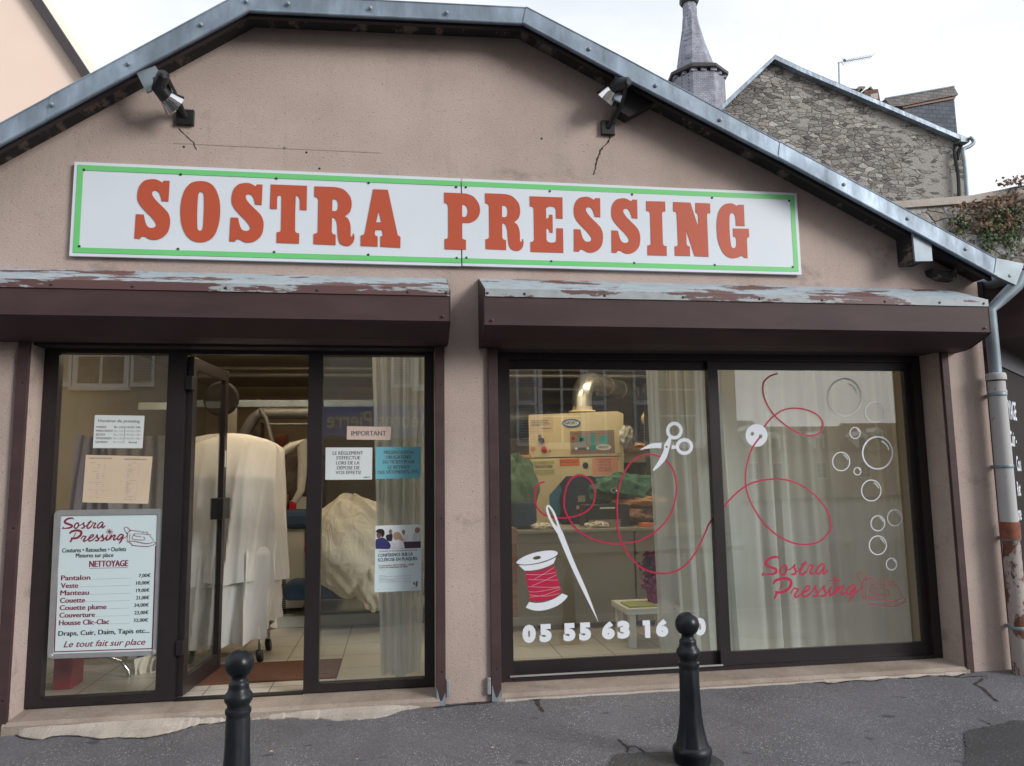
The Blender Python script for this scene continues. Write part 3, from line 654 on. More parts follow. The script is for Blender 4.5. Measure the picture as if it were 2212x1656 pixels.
for z in (1.98, .35): MB().bbox(-.055, .015, -.012, .03, z, z+.09, .004, MD).build('hinge', MAT['black'], DOOR)

# shop window of the right opening: two sliding panes
WB, WT = .1856, 2.1406
p1 = (.7568, 2.195); p2 = (2.2671, 3.7286)
wf = MB()
wf.box(ORx0+.002, p1[0]-.004, .20, .34, .075, 2.335); wf.box(p2[1]+.045, ORx1-.002, .20, .34, .075, 2.335)
wf.box(p1[0]-.004, p2[1]+.045, .20, .34, WT+.06, 2.335); wf.box(p1[0]-.004, p2[1]+.045, .195, .34, .072, .098)
WFR = wf.build('window_frame', MAT['frame'], shop)
s1 = MB(); s1.box(p1[0]-.03, p1[0], .275, .305, .099, WT+.06); s1.box(p1[1], p1[1]+.062, .275, .305, .099, WT+.06); s1.box(p1[0], p1[1], .275, .305, .099, WB); s1.box(p1[0], p1[1], .275, .305, WT, WT+.06)
s1.build('sliding_sash', MAT['frame'], WFR)
s2 = MB(); s2.box(p2[0]-.075, p2[0], .238, .268, .099, WT+.06); s2.box(p2[1], p2[1]+.045, .238, .268, .099, WT+.06); s2.box(p2[0], p2[1], .238, .268, .099, WB+.0); s2.box(p2[0], p2[1], .238, .268, WT, WT+.06)
s2.build('sliding_sash', MAT['frame'], WFR)
MB().box(p1[0]-.004, p1[1]+.004, YW, YW+.006, WB-.004, WT+.004).build('pane', MAT['glass'], WFR)
MB().box(p2[0]-.004, p2[1]+.004, YW2, YW2+.006, WB-.004, WT+.004).build('pane', MAT['glass'], WFR)
b = MB(); b.box(p1[0]-.03, p2[0]-.08, .19, .2, .108, .118); b.build('track', MAT['alu'], WFR)

# ------------------------------------------------------------------ inside shell (parts of the shop)
MB().box(XL+.3, XR-.3, .30, 6.9, -.015, .078).build('floor', MAT['floor'], shop)
b = MB(); b.box(XL+.3, XR-.3, .345, 6.9, 2.78, 2.86); b.build('ceiling', MAT['ceil'], shop)
b = MB(); b.box(XL+.3, XR-.3, 6.9, 7.1, -.1, 2.9); b.box(XL+.3, XL+.34, .345, 6.9, .078, 2.78); b.box(XR-.34, XR-.3, .345, 6.9, .078, 2.78); b.build('interior_wall', MAT['inwall'], shop)

# ------------------------------------------------------------------ roller shutters
def shutter(x0, x1, zt, zl, zb, zbk, p, label, rails, screws, flash):
    t = thing('roller_shutter', label, 'roller shutter', ((x0+x1)/2, 0, zb), 'roller shutters over the shop openings')
    prof = [(-.001, zt-.012), (-p+.012, zl), (-p, zl-.004), (-p, zb), (-p+.03, zb-.018), (-p*.45, zbk+.008), (-p*.30, zbk), (-.001, zbk-.002)]
    MB().prism(prof, x0+.004, x1-.004).build('casing', MAT['brown'], t)
    for a, c in ((x0-.001, x0+.0035), (x1-.0035, x1+.001)):
        MB().prism([(y*1.004-.0015, z+(.003 if z > zb else -.003)) for y, z in prof], a, c).build('end_cap', MAT['brown'], t)
    MB().add([(x0+.006, -.001, zt), (x1-.006, -.001, zt), (x1-.006, -p-.004, zl+.012), (x0+.006, -p-.004, zl+.012), (x0+.006, -.001, zt-.008), (x1-.006, -.001, zt-.008), (x1-.006, -p-.001, zl+.004), (x0+.006, -p-.001, zl+.004)],
             [(0, 3, 2, 1), (4, 5, 6, 7), (0, 4, 7, 3), (1, 2, 6, 5)]).build('flashing', MAT['flash'], t)
    MB().box(x0+.006, x1-.006, -p-.0075, -p-.0035, zl-.036, zl+.013).build('flashing_lip', MAT['lip'], t)
    for x, z in [(x, zl-.016) for x in screws]+[(x0+.045, zb+.028), (x1-.045, zb+.028)]:
        MB().lathe([(.009, 0), (.008, .004), (.002, .0055)], n=8, M=Matrix.Translation((x, -p-.0075, z)) @ Matrix.Rotation(R(90), 4, 'X')).build('screw', MAT['screw'], t)
    for (a, c, zr) in rails:
        r_ = MB(); r_.bbox(a, c, -.028, -.002, zr, zbk+.02, .003); ro = r_.build('guide_rail', MAT['brown'], t)
        for z in (2.0, 1.15, zr+.22): MB().lathe([(.007, 0), (.001, .0012)], n=8, M=Matrix.Translation(((a+c)/2+.006, -.0283, z)) @ Matrix.Rotation(R(90), 4, 'X')).build('hole_cap', MAT['black'], ro)
        if -.5 < a < 1:
            f_ = MB(); f_.plate(Pl(-.0282), [[(a+.001, zr), (c-.001, zr), (c-.002, zr+.10), ((a+c)/2+.006, zr+.05), ((a+c)/2-.006, zr+.05), (a+.002, zr+.13)]], 0, .0012); f_.build('bare_foot', MAT['zincd'], ro)
            xl = c+.004 if a < .4 else a-.026; MB().bbox(xl, xl+.022, -.03, -.001, zr+.07, zr+.17, .004).build('latch', MAT['alu'], ro)
    return t
PB = Pl(-.35)
shutter(-2.85, .315, 2.700, 2.535, 2.345, 2.250, .345, 'brown roller shutter box with flaking top over the open door', [(OLx0-.064, OLx0, -.03), (OLx1, OLx1+.058, .0)], [PB.uv(*kS1(x, 712))[0] for x in (5, 430, 915, 1392, 1863, 2062)], None)
shutter(.523, 3.972, 2.705, 2.537, 2.325, 2.240, .35, 'brown roller shutter box with flaking top over the wide display window', [(ORx0-.062, ORx0, .0), (ORx1+.002, ORx1+.055, .005)], [PB.uv(*kS(x, 780))[0] for x in (345, 550, 992, 1425, 1845)]+[2.75, 3.2, 3.6, 3.93], None)

# ------------------------------------------------------------------ shop sign
SY = -.03; PS = Pl(SY)
TL, TR, BR, BL = PS.uv(161.2, 348.9), PS.uv(1720.8, 418.2), PS.uv(1731.3, 595.5), PS.uv(148.7, 552.7)
sx0, sx1 = (TL[0]+BL[0])/2, (TR[0]+BR[0])/2; sz1, sz0 = (TL[1]+TR[1])/2, (BL[1]+BR[1])/2
xm = (PS.uv(996.2, 385.4)[0]+PS.uv(997.4, 576.8)[0])/2
sign = thing('shop_sign', 'long white sign board with green border and large brick red slab letters', 'shop sign', ((sx0+sx1)/2, SY, sz0))
MB().bbox(sx0, xm-.004, SY, -.012, sz0, sz1, .002).build('panel', MAT['sign'], sign)
MB().bbox(xm+.004, sx1, SY-.0015, -.012, sz0+.002, sz1-.001, .002).build('panel', MAT['sign'], sign)
b = MB(); fy = Pl(SY-.002)
i0, bw = .021, .034
for a, c, e0, e1 in ((sx0+i0, xm-.004, 1, 0), (xm+.004, sx1-i0, 0, 1)):
    b.plate(fy, [[(a, sz1-i0+.001), (a, sz1-i0-bw+.001), (c, sz1-i0-bw+.001), (c, sz1-i0+.001)]], 0, .001)
    b.plate(fy, [[(a, sz0+i0), (a, sz0+i0+bw-.001), (c, sz0+i0+bw-.001), (c, sz0+i0)]], 0, .001)
    if e0: b.plate(fy, [[(a, sz0+i0+bw-.001), (a, sz1-i0-bw+.001), (a+bw, sz1-i0-bw+.001), (a+bw, sz0+i0+bw-.001)]], 0, .001)
    if e1: b.plate(fy, [[(c-bw, sz0+i0+bw-.001), (c-bw, sz1-i0-bw+.001), (c, sz1-i0-bw+.001), (c, sz0+i0+bw-.001)]], 0, .001)
b.build('border', MAT['green'], sign)
cA = Cr(520, 700, 400, 2208); cB = Cr(1060, 710, 400, 2208); cC = Cr(1400, 730, 250, 1479); cD = Cr(1750, 740, 250, 1479); cE = Cr(2100, 770, 200, 1274); cF = Cr(2560, 780, 500, 2212)
GL = {
'S': (cA, ['97,1405c 135,870c 308,880c 325,980 355,1085 405,1155 480,1175 545,1160 578,1110 560,1050 480,945 380,845 290,750 215,655 175,570 162,480 175,350 210,250 270,170 350,120 480,97 580,105 650,135 712,172c 750,130c 877,135c 850,590c 700,580c 685,500 655,415 610,360 555,348 505,365 487,410 500,460 560,545 650,640 760,745 840,840 875,930 887,1010 880,1120 850,1235 800,1315 715,1385 620,1425 520,1437 430,1420 350,1375 290,1360 250,1380 225,1415c']),
'O': (cA, ['1560,140 1690,155 1800,210 1880,300 1940,430 1980,580 1993,760 1980,980 1940,1160 1880,1310 1800,1410 1690,1470 1560,1492 1440,1475 1340,1430 1240,1330 1170,1190 1130,1030 1115,830 1125,640 1160,470 1220,320 1310,210 1420,155', '1565,378 1610,395 1632,450 1637,650 1630,900 1615,1130 1590,1215 1545,1235 1500,1210 1487,1100 1485,850 1495,600 1508,450 1530,395']),
'T': (cB, ['130,158c 930,190c 920,728c 770,720c 772,520 760,460 730,415 695,405 680,440c 668,800c 665,1180c 680,1215 705,1230 757,1238c 752,1465c 257,1447c 260,1215c 310,1208 345,1190 356,1150c 368,430c 345,398 310,405 280,430 270,480 265,700c 112,698c']),
'R': (cB, ['1093,202c 1500,215 1640,235 1750,280 1840,370 1895,460 1915,590 1900,700 1860,785 1765,865c 1830,910 1870,990 1890,1080 1893,1200 1892,1290 1910,1312 1935,1290 1945,1245c 1968,1250c 1975,1330 1955,1420 1900,1490 1820,1520 1720,1500 1650,1450 1615,1340 1603,1200 1595,1050 1575,960 1535,900 1482,885c 1475,1200c 1490,1240 1520,1260 1562,1268c 1560,1497c 1073,1475c 1077,1250c 1125,1240 1160,1215 1168,1180c 1180,500c 1165,460 1140,440 1092,430c', '1490,487c 1550,485 1590,510 1612,570 1612,660 1595,720 1555,745 1483,745c']),
'A': (cC, ['550,165c 897,180c 1130,1250c 1195,1297c 1192,1550c 723,1525c 722,1285c 770,1260 778,1220 757,1128c 605,1128c 587,1215 605,1260 655,1280c 655,1522c 256,1505c 256,1258c 310,1245 350,1205c', '682,672c 745,948c 620,948c']),
'P': (cD, ['160,185c 620,205 740,230 850,280 930,370 985,470 1008,590 990,710 930,810 840,875 740,905 583,903c 580,1260c 610,1290 675,1305c 673,1540c 173,1523c 170,1283c 225,1275 258,1240c 258,560c 245,480 215,440 162,428c', '583,475c 640,480 690,530 712,620 695,720 650,760 583,757c']),
'E': (cE, ['118,103c 955,133c 960,677c 788,668c 785,440c 755,390 665,365 570,385 535,425c 543,670c 590,660 612,625 615,573c 703,575c 708,1035c 625,1030c 618,975 595,935 543,930c 550,1215c 590,1265 680,1285 770,1265 798,1215c 798,917c 968,922c 980,1545c 142,1523c 140,1272c 200,1255 233,1210c 220,430c 200,380 122,360c']),
'I': (cF, ['107,113c 445,122c 450,295c 410,300 390,330c 405,860c 425,900 472,910c 475,1082c 133,1072c 130,900c 175,890 192,860c 178,330c 155,295 112,288c']),
'N': (cF, ['585,128c 892,140c 1032,570c 1028,370c 1015,335 982,318c 978,143c 1240,155c 1244,327c 1200,335 1185,365c 1215,1100c 967,1090c 817,632c 825,870c 840,900 882,918c 887,1087c 617,1080c 613,915c 655,905 672,875c 650,350c 630,305 587,295c']),
'G': (cF, ['1600,152 1655,165 1708,195c 1740,178c 1837,178c 1852,555c 1697,550c 1692,450 1680,370 1655,330 1625,325 1597,345 1585,400 1585,600 1597,780 1612,890 1630,935 1660,945 1695,925 1705,880 1705,800 1690,755 1650,738c 1645,597c 1925,602c 1932,748c 1905,758 1892,800c 1905,1122c 1845,1118c 1815,1090 1785,1088 1720,1115 1640,1125 1560,1105 1480,1040 1420,935 1375,790 1357,620 1360,450 1385,320 1430,230 1500,170'])}
lt = MB(); PL = Pl(SY-.0028); done = {}
def put_letter(ch, xl=None):
    c, ls = GL[ch]; W = [PL.P(lp(t), c) for t in ls]
    if xl is not None:
        dx = xl-min(q[0] for q in W[0]); W = [[(u+dx, v) for u, v in L] for L in W]
    lt.plate(PL, W, 0, .0012)
for ch in 'SOTRAPEING': put_letter(ch)
put_letter('S', PL.uv(*kS1(938, 330))[0]); put_letter('S', PL.uv(*kS(820, 430))[0]); put_letter('S', PL.uv(*kS(1028, 440))[0]); put_letter('R', PL.uv(*kS(333, 400))[0])
lt.build('lettering', MAT['red'], sign)
for c, pts in ((kS1, [(178, 105), (681, 129), (1179, 150), (1659, 173), (2114, 195), (153, 503), (667, 517), (1167, 533), (1657, 547), (2117, 564)]), (kS, [(226, 208), (690, 230), (1145, 248), (1587, 266), (2013, 283), (229, 598), (698, 617), (1157, 627), (1602, 638), (2033, 649)])):
    for x, y in pts:
        u, v = PS.uv(*c(x, y)); MB().lathe([(.0085, 0), (.0075, .004), (.002, .005)], n=8, M=Matrix.Translation((u, SY-.0015, v)) @ Matrix.Rotation(R(90), 4, 'X')).build('screw', MAT['screw'], sign)

# ------------------------------------------------------------------ spotlights under the eaves
def spotlight(pts, plate_pts, c, label, arm):
    # body axis from a joint near the fascia to the bell, both off the wall
    u, v = P0.uv(*c(*plate_pts[0])); u2, v2 = P0.uv(*c(*plate_pts[1]))
    t = thing('spotlight', label, 'spotlight', ((u+u2)/2, 0, min(v, v2)), 'spotlights above the sign')
    b = MB(); b.bbox(min(u, u2), max(u, u2), -.028, 0, min(v, v2), max(v, v2), .003); b.build('wall_plate', MAT['black'], t)
    J = at(*c(*pts[0]), -.30); B0 = at(*c(*pts[1]), -.22); B1 = at(*c(*pts[2]), -.165); B2 = at(*c(*pts[3]), -.125)
    W = Vector(((u+u2)/2, -.02, (v+v2)/2))
    A = MB(); A.tube([W, at(*c(*arm), -.10), J+Vector((0, .06, .0)), J], .019, 10); A.build('arm', MAT['black'], t, sm=True)
    bd = MB(); bd.tube([J, J+(B0-J)*.5, B0, B0+(B1-B0)*.9], [.034, .040, .045, .046], 16); bd.tube([J-(B0-J).normalized()*.012, J], [.02, .034], 16); bd.build('lamp_body', MAT['black'], t, sm=True)
    ax = (B2-B1).normalized(); rf = MB(); rf.tube([B1-ax*.012, B1, B1+ax*.02, B2-ax*.006, B2], [.044, .052, .060, .076, .079], 24, False); rf.tube([B2-ax*.004, B2-ax*.010], [.070, .0], 24, False); rf.build('reflector', MAT['chrome'], t, sm=True)
spotlight([(640, 400), (560, 620), (700, 800), (830, 920)], [(868, 1010), (1150, 1270)], Cr(500, 200, 400, 1656), 'spotlight under the left slope, lamp pointing down to the right', (860, 820))
spotlight([(1030, 430), (900, 460), (820, 545), (735, 660)], [(665, 955), (852, 1145)], Cr(2200, 200, 600, 1987), 'spotlight under the right slope, lamp pointing down to the left', (930, 760))

# ------------------------------------------------------------------ downpipe on the pier's right edge
dp = thing('downpipe', 'old downpipe, grey zinc above, white and rusted iron below, at the shop corner', 'downpipe', (4.197, -.10, 0))
px_, py_ = 4.197, -.10
zz = lambda y: at(2165, y, py_).z
b = MB(); b.tube([at(2206, 592, -.13), at(2194, 618, -.13), at(2166, 645, -.11), (px_+.0, py_, zz(672)), (px_, py_, zz(820))], [.052, .048, .043, .041, .041], 16); b.build('zinc_pipe', MAT['zincd'], dp, sm=True)
b = MB(); b.lathe([(.066, 0), (.066, .03), (.062, .045), (.055, .05)], (px_, py_, zz(822)), 20); b.tube([(px_, py_, zz(1130)), (px_, py_, zz(825))], .056, 18); b.lathe([(.060, 0), (.062, .008), (.060, .02)], (px_, py_, zz(850)), 20); b.build('iron_pipe', MAT['pipew'], dp, sm=True)
b = MB(); b.tube([(px_, py_, zz(1165)), (px_, py_, zz(1128))], .064, 18); b.build('pipe_collar', MAT['collar'], dp, sm=True)
b = MB(); b.tube([(px_, py_, zg(4.2)-.05), (px_, py_, zz(1165))], .056, 18); b.tube([(px_, py_, zg(4.2)-.02), (px_, py_, zz(1362))], .061, 18); b.build('rusted_pipe', MAT['piper'], dp, sm=True)
for y in (857, 1012, 1168, 1362):
    b = MB(); b.lathe([(.058, 0), (.0605, .004), (.0605, .020), (.058, .024)], (px_, py_, zz(y)), 20); b.box(px_-.015, px_+.015, py_+.055, -.001, zz(y)+.004, zz(y)+.022); b.build('pipe_bracket', MAT['zincd'], dp, sm=True)
# gutter end behind the right eave
b = MB(); b.tube([(4.40, -.08, 2.80), (4.43, 6, 2.80)], .06, 14); g = b.build('gutter', MAT['zincd'], dp, sm=True)

# ------------------------------------------------------------------ bollards
def chipped(name):
    m_, t, b = nodes(name); b.inputs['Specular IOR Level'].default_value = .28
    n = noise(t, pos(t), 34, 6, .7); d = noise(t, pos(t, (1, 1, .35)), 9, 6, .65)
    base = ramp(t, d, [(.35, (.006, .009, .012)), (.62, (.016, .019, .022)), (.8, (.04, .04, .04))])
    t.links.new(mix(t, ramp(t, n, [(.685, 0), (.70, 1)]), base, (.16, .14, .12)), b.inputs['Base Color'])
    t.links.new(ramp(t, d, [(.35, .28), (.7, .55)]), b.inputs['Roughness']); bump(t, b, n, .18, .003); return m_
MAT['bollard'] = chipped('chipped black paint')
def boll(x, y, label):
    t = thing('bollard', label, 'bollard', (x, y, gz(x, y)), 'black bollards along the pavement')
    k = 1/432.0; z0 = gz(x, y); H = 312
    L = [(26*math.sin(a), 26-26*math.cos(a)) for a in [R(4+8*i) for i in range(19)]]
    ball = [(r_*k, (H-d)*k) for r_, d in [(.5, 0)]+L+[(12.8, 53)]]
    MB().lathe(ball, (x, y, z0), 36).build('ball', MAT['bollard'], t, sm=True)
    nk = [(13, 52), (13.5, 55), (17, 58), (18.5, 62), (18, 67), (20, 74), (24.5, 80), (26, 85), (25, 91), (21, 97), (19.5, 100), (20, 104)]
    MB().lathe([(r_*k, (H-d)*k) for r_, d in nk], (x, y, z0), 36).build('neck', MAT['bollard'], t, sm=True)
    ps = [(19, 103), (23, 106), (23.5, 110), (22.5, 114), (21.0, 117), (20.8, 120), (21.5, 124), (22, 170), (24, 215), (28, 245), (33, 270), (35.5, 278)]
    MB().lathe([(r_*k, (H-d)*k) for r_, d in ps], (x, y, z0), 64, (8, .022, 6, 11)).build('post', MAT['bollard'], t, sm=True)
    MB().lathe([(r_*k, (H-d)*k) for r_, d in [(36, 277), (40, 281), (42, 287), (41.5, 293), (39, 297), (38.5, 320)]], (x, y, z0), 40).build('base', MAT['bollard'], t, sm=True)
    return t
bR = at(1485, 1371, -1.08); boll(bR.x, -1.08, 'black ball topped bollard standing before the display window')
bL = at(517.5, 1430, -1.34); boll(bL.x, -1.34, 'black ball topped bollard standing before the open door')

# ------------------------------------------------------------------ papers and signs in the left shopfront
def paper(pl, c, corners, mat, name, label, cat, lines, o0=.0005, th=.0012, inkm='ink', group=None):
    L = pl.P(corners, c); u = sum(q[0] for q in L)/4; v = min(q[1] for q in L); p = pl.xyz(u, v, o0)
    t = thing(name, label, cat, p, group)
    MB().plate(pl, [L], o0, o0+th, back=True).build('sheet', MAT[mat], t)
    by = {}
    for ln in lines: by.setdefault(ln[6] if len(ln) > 6 else inkm, []).append(ln)
    for k, ls in by.items():
        b = MB()
        for ln in ls: text(b, pl, c, ln[0], *ln[1:6], off=o0+th+.0006, bold=.03)
        b.build('lettering', MAT[k], t)
    return t
def bars(pl, c, segs_, mat, t, off, wd=.0016, name='small_print'):
    b = MB()
    for x0, y0, x1, y1 in segs_:
        n = max(2, int(abs(x1-x0)/16)); pts = [(x0+(x1-x0)*i/n, y0+(y1-y0)*i/n) for i in range(n+1)]
        for i in range(n):
            if rnd.random() < .86: b.ribbon(pl, pl.P([pts[i], (pts[i][0]+(pts[i+1][0]-pts[i][0])*.8, pts[i][1]+(pts[i+1][1]-pts[i][1])*.8)], c), wd*rnd.uniform(.7, 1.2), off, 0)
    return b.build(name, MAT[mat], t)
PD = Pl(YD-.0005)
kH = Cr(300, 1640, 320, 1325)
ln = [('Horaires du pressing', 388, 205, 1073, 213, 48)]
for n_, xr, y in (('MARDI', 515, 302), ('MERCREDI', 620, 365), ('JEUDI', 492, 426), ('VENDREDI', 603, 488), ('SAMEDI', 535, 550)):
    x0 = {'MARDI': 358, 'MERCREDI': 352, 'JEUDI': 345, 'VENDREDI': 345, 'SAMEDI': 340}[n_]
    ln.append((n_, x0, y, xr, y+3, 34)); ln.append(('9h-12h', 645-(y-302)*.07, y+3, 806-(y-302)*.05, y+4, 32, 'ink' if y < 310 else 'inkl'))
    if n_ == 'SAMEDI': ln.append(('fermé', 890, 556, 1028, 558, 36))
    else: ln.append(('14h30-18h', 842-(y-302)*.05, y+4, 1088-(y-302)*.04, y+6, 32, 'ink' if y < 310 else 'inkl'))
t = paper(PD, kH, [(330, 88), (1153, 100), (1118, 638), (297, 635)], 'paperw', 'opening_hours_notice', 'pale printed sheet of opening hours, MARDI to SAMEDI, on the left pane', 'notice', ln)
MB().ribbon(PD, PD.P([(826, 268), (810, 556)], kH), .0022, .0024, 0).build('rule', MAT['inkb'], t)
ln = [('TARIFS COUTURE 2023', 225, 812, 615, 816, 20), ('TARIFS PRESSING 2023', 810, 828, 1185, 834, 20)]
t = paper(PD, kH, [(182, 748), (1285, 775), (1215, 1558), (122, 1535)], 'paperc', 'price_list_sheet', 'tan sheet of small printed prices, TARIFS COUTURE, below the opening hours', 'notice', ln)
sg = [(250, 875, 345, 876), (238, 1025, 385, 1028), (225, 1203, 455, 1208), (218, 1328, 548, 1334), (210, 1450, 315, 1452), (345, 1456, 400, 1457)]
for x, ys_ in ((370, (912, 938, 965)), (350, (1062, 1088, 1115, 1142)), (350, (1240, 1266)), (342, (1363, 1390))):
    for y in ys_: sg += [(x, y, x+rnd.randint(35, 80), y+1), (x+108, y, x+140, y+1)]
for x, y0, y1 in ((885, 900, 1120), (855, 1192, 1395)):
    y = y0
    while y < y1: xx = x-(y-y0)*.12; sg += [(xx, y, xx+rnd.randint(35, 110), y+1), (xx+178, y+3, xx+192, y+3)]; y += 24
sg += [(950, 880, 1025, 882), (908, 1168, 1010, 1172), (875, 1434, 975, 1438), (822, 1460, 860, 1461), (820, 1484, 950, 1487), (995, 1462, 1015, 1463), (993, 1487, 1012, 1488)]
bars(PD, kH, sg, 'ink', t, .0024)
t = paper(PD, k3, [(1450, 655), (1775, 660), (1770, 757), (1448, 753)], 'paperp', 'notice_sheet', 'small peach paper strip reading IMPORTANT on the right door pane', 'notice', [('IMPORTANT', 1482, 724, 1738, 724, 34)], inkm='ink')
t = paper(PD, k3, [(1293, 812), (1637, 812), (1634, 1047), (1290, 1050)], 'paperw', 'notice_sheet', 'white payment notice, LE RÈGLEMENT, below the IMPORTANT strip', 'notice',
 [('LE RÈGLEMENT', 1345, 865, 1568, 863, 24), ("S'EFFECTUE", 1372, 900, 1547, 899, 24), ('LORS DE LA', 1370, 937, 1542, 936, 24), ('DÉPOSE DE', 1377, 973, 1542, 972, 24), ('VOS EFFETS!', 1367, 1008, 1552, 1007, 24), ('MERCI', 1573, 1036, 1617, 1035, 10, 'inkb')])
t = paper(PD, k3, [(1662, 808), (1995, 806), (1993, 1035), (1660, 1045)], 'paperb', 'notice_sheet', 'bright blue ticket notice, PRÉSENTATION OBLIGATOIRE, beside the white payment notice', 'notice',
 [('PRÉSENTATION', 1722, 860, 1938, 858, 24), ('OBLIGATOIRE', 1735, 895, 1925, 893, 24), ('DU TICKET POUR', 1715, 930, 1948, 928, 24), ('LE RETRAIT', 1750, 968, 1912, 966, 24), ('DES VÊTEMENTS, ETC', 1675, 1007, 1980, 1000, 24)])
# conference poster
kC = Cr(1480, 2080, 240, 1242)
poster = paper(PD, kC, [(112, 125), (1062, 97), (1060, 1463), (92, 1503)], 'board', 'conference_poster', 'poster with a photo of seated people, CONFÉRENCE SUR LA SCLÉROSE EN PLAQUES', 'poster',
 [('JOURNÉE DE SENSIBILISATION À LA SEP', 185, 668, 985, 638, 24, 'inkr'), ('CONFÉRENCE SUR LA', 165, 772, 885, 738, 66, 'inkn'), ('SCLÉROSE EN PLAQUES', 165, 866, 975, 832, 66, 'inkn'), ('12 septembre 2024 | 09h30 - 12h00', 180, 968, 908, 938, 34, 'inkr'), ('Centre de rééducation de Noth', 182, 1006, 778, 982, 28, 'inkn')])
bars(PD, kC, [(178, 1042, 330, 1038), (180, 1158, 315, 1152), (180, 1185, 870, 1155), (180, 1212, 345, 1206), (180, 1240, 870, 1212), (180, 1268, 545, 1255), (180, 1300, 850, 1272), (160, 1445, 200, 1440), (262, 1440, 338, 1425), (380, 1440, 460, 1425), (850, 1408, 970, 1400), (850, 1432, 1000, 1425)], 'inkn', poster, .0024)
ph = MB(); ph.plate(PD, [PD.P([(115, 132), (1052, 106), (1050, 585), (117, 620)], kC)], .0015, .0022); PH = ph.build('photograph', MAT['paperw'], poster)
def shp(txt, col, i):
    m_ = M('poster print %d' % i, col, .6, 0, .15, 30); MB().plate(PD, [PD.P(lp(txt, 3), kC)], .0022, .0026+i*.00025).build('printed_figure', m_, PH)
shp('700,455c 1050,445c 1050,583c 640,598c', (.055, .03, .045), 0)
shp('650,330 690,300 750,310 790,360 795,440c 680,455c', (.60, .60, .62), 1); shp('660,240 690,205 722,230 725,275 700,315 670,285', (.22, .14, .10), 2)
shp('860,430c 890,300 960,265 1040,290 1050,440c', (.56, .56, .58), 3); shp('925,230 950,165 1005,160 1035,205 1010,265 950,270', (.26, .17, .11), 4)
shp('330,330 400,300 465,300 450,440 350,430c', (.015, .015, .02), 5); shp('392,230 425,195 458,225 455,275 420,300 398,275', (.25, .15, .11), 6)
shp('122,600c 120,430 170,390 270,370 380,450 430,540 400,605c', (.03, .028, .13), 7); shp('140,290 200,260 240,290 220,360 160,375', (.17, .075, .05), 8); shp('130,230 180,192 270,200 303,260 290,330 250,360 220,280 140,265', (.008, .008, .01), 9)
shp('440,600c 450,470 510,410 600,420 690,470 715,590c', (.62, .64, .68), 10); shp('490,290 540,250 610,270 660,350 690,450 640,430 590,400 520,420 500,360', (.38, .27, .17), 11); shp('490,300 520,275 545,310 540,375 510,395 492,360', (.42, .23, .17), 12)
b = MB(); b.plate(PD, [PD.P(lp('890,1290c 925,1300 930,1350 925,1362c 895,1330', 3), kC)], .0015, .0024); b.plate(PD, [PD.P(lp('945,1285c 988,1262c 980,1370 960,1385 945,1380c', 3), kC)], .0015, .0024); b.build('emblem', MAT['collar'], poster)

# script wordmark and iron drawing, used on the window and on the price board
SC = [('390,128 372,100 330,98 262,118 212,165 218,205 282,236 345,262 352,298 300,326 220,336 158,346', 34, 1), ('190,302 170,326 158,346', 20, 1),
 ('492,216 468,208 428,236 402,290 416,330 450,332 484,292 492,236 470,212', 24, 0), ('484,262 520,268 566,238 604,192', 16, 0), ('604,192 592,238 612,288 596,326 545,330', 25, 0),
 ('612,300 650,276 700,222 752,150', 15, 0), ('752,150 704,226 668,300 682,334 722,322 766,278', 24, 0), ('682,200 720,192 768,186', 18, 0),
 ('766,278 796,198', 14, 0), ('796,198 812,212 852,206', 17, 0), ('852,206 826,258 804,300 820,328 852,306', 23, 0), ('1006,196 958,194 904,246 882,298 900,328 946,300 1000,212', 22, 0), ('1002,212 982,286 990,326 1046,268', 22, 0),
 ('438,432 412,500 388,540', 13, 0), ('376,556 348,604 324,660', 27, 0), ('312,458 344,414 424,388 500,388 548,420 540,486 486,545 410,570 336,566', 36, 0),
 ('540,592 592,506', 15, 0), ('592,506 612,524 652,518', 18, 0), ('652,518 622,572 596,612 614,636 660,610', 24, 0), ('660,610 720,574 780,536 800,496 768,486 722,538 700,596 728,634 786,604 836,556', 22, 0),
 ('836,556 880,476', 16, 0), ('880,476 878,532 906,586 888,620 834,622', 25, 0), ('906,586 958,530 996,474', 16, 0), ('996,474 990,530 1014,586 996,618 944,622', 25, 0), ('1014,594 1062,540 1092,492', 16, 0), ('1092,492 1066,560 1074,612 1122,580', 24, 0),
 ('1122,580 1172,484', 18, 0), ('1172,484 1150,552 1130,604', 25, 0), ('1130,604 1182,530 1232,490 1248,510 1220,566 1230,608 1282,566', 22, 0),
 ('1414,486 1362,476 1312,530 1296,580 1326,600 1380,546 1420,486', 22, 0), ('1424,486 1396,570 1360,646 1326,694', 25, 1), ('1384,602 1440,556 1490,520 1500,462 1478,430', 11, 0)]
for a in range(8): SC.append(('1138,413 %f,%f' % (1138+78*math.cos(R(45*a)), 413+78*math.sin(R(45*a))), 8, 1))
IR = [('1478,430 1436,352 1446,312 1492,308 1540,350 1562,404', 11), ('1512,444 1500,540 1500,642', 10), ('1534,400 1516,420 1510,446', 9), ('1556,458 1540,636', 10), ('1500,642 1560,676 1598,712 1600,728 1750,748 1910,757 2008,734 2088,682 2052,652', 13), ('1540,636 1640,634 1760,664 1880,688 1968,680 2028,656', 14),
 ('1540,352 1566,376 1780,406', 11), ('1850,402 1800,418 1806,436 1850,438 1880,420 1920,424 1900,452 1946,470 1984,492 1970,520 2000,548 2048,642', 9), ('1644,458 1606,540 1612,580 1720,602 1836,606 1864,584 1834,522', 11), ('1644,458 1800,464 1944,486', 8), ('1650,456 1656,508 1790,526', 10), ('1560,380 1540,404 1560,410', 10)]
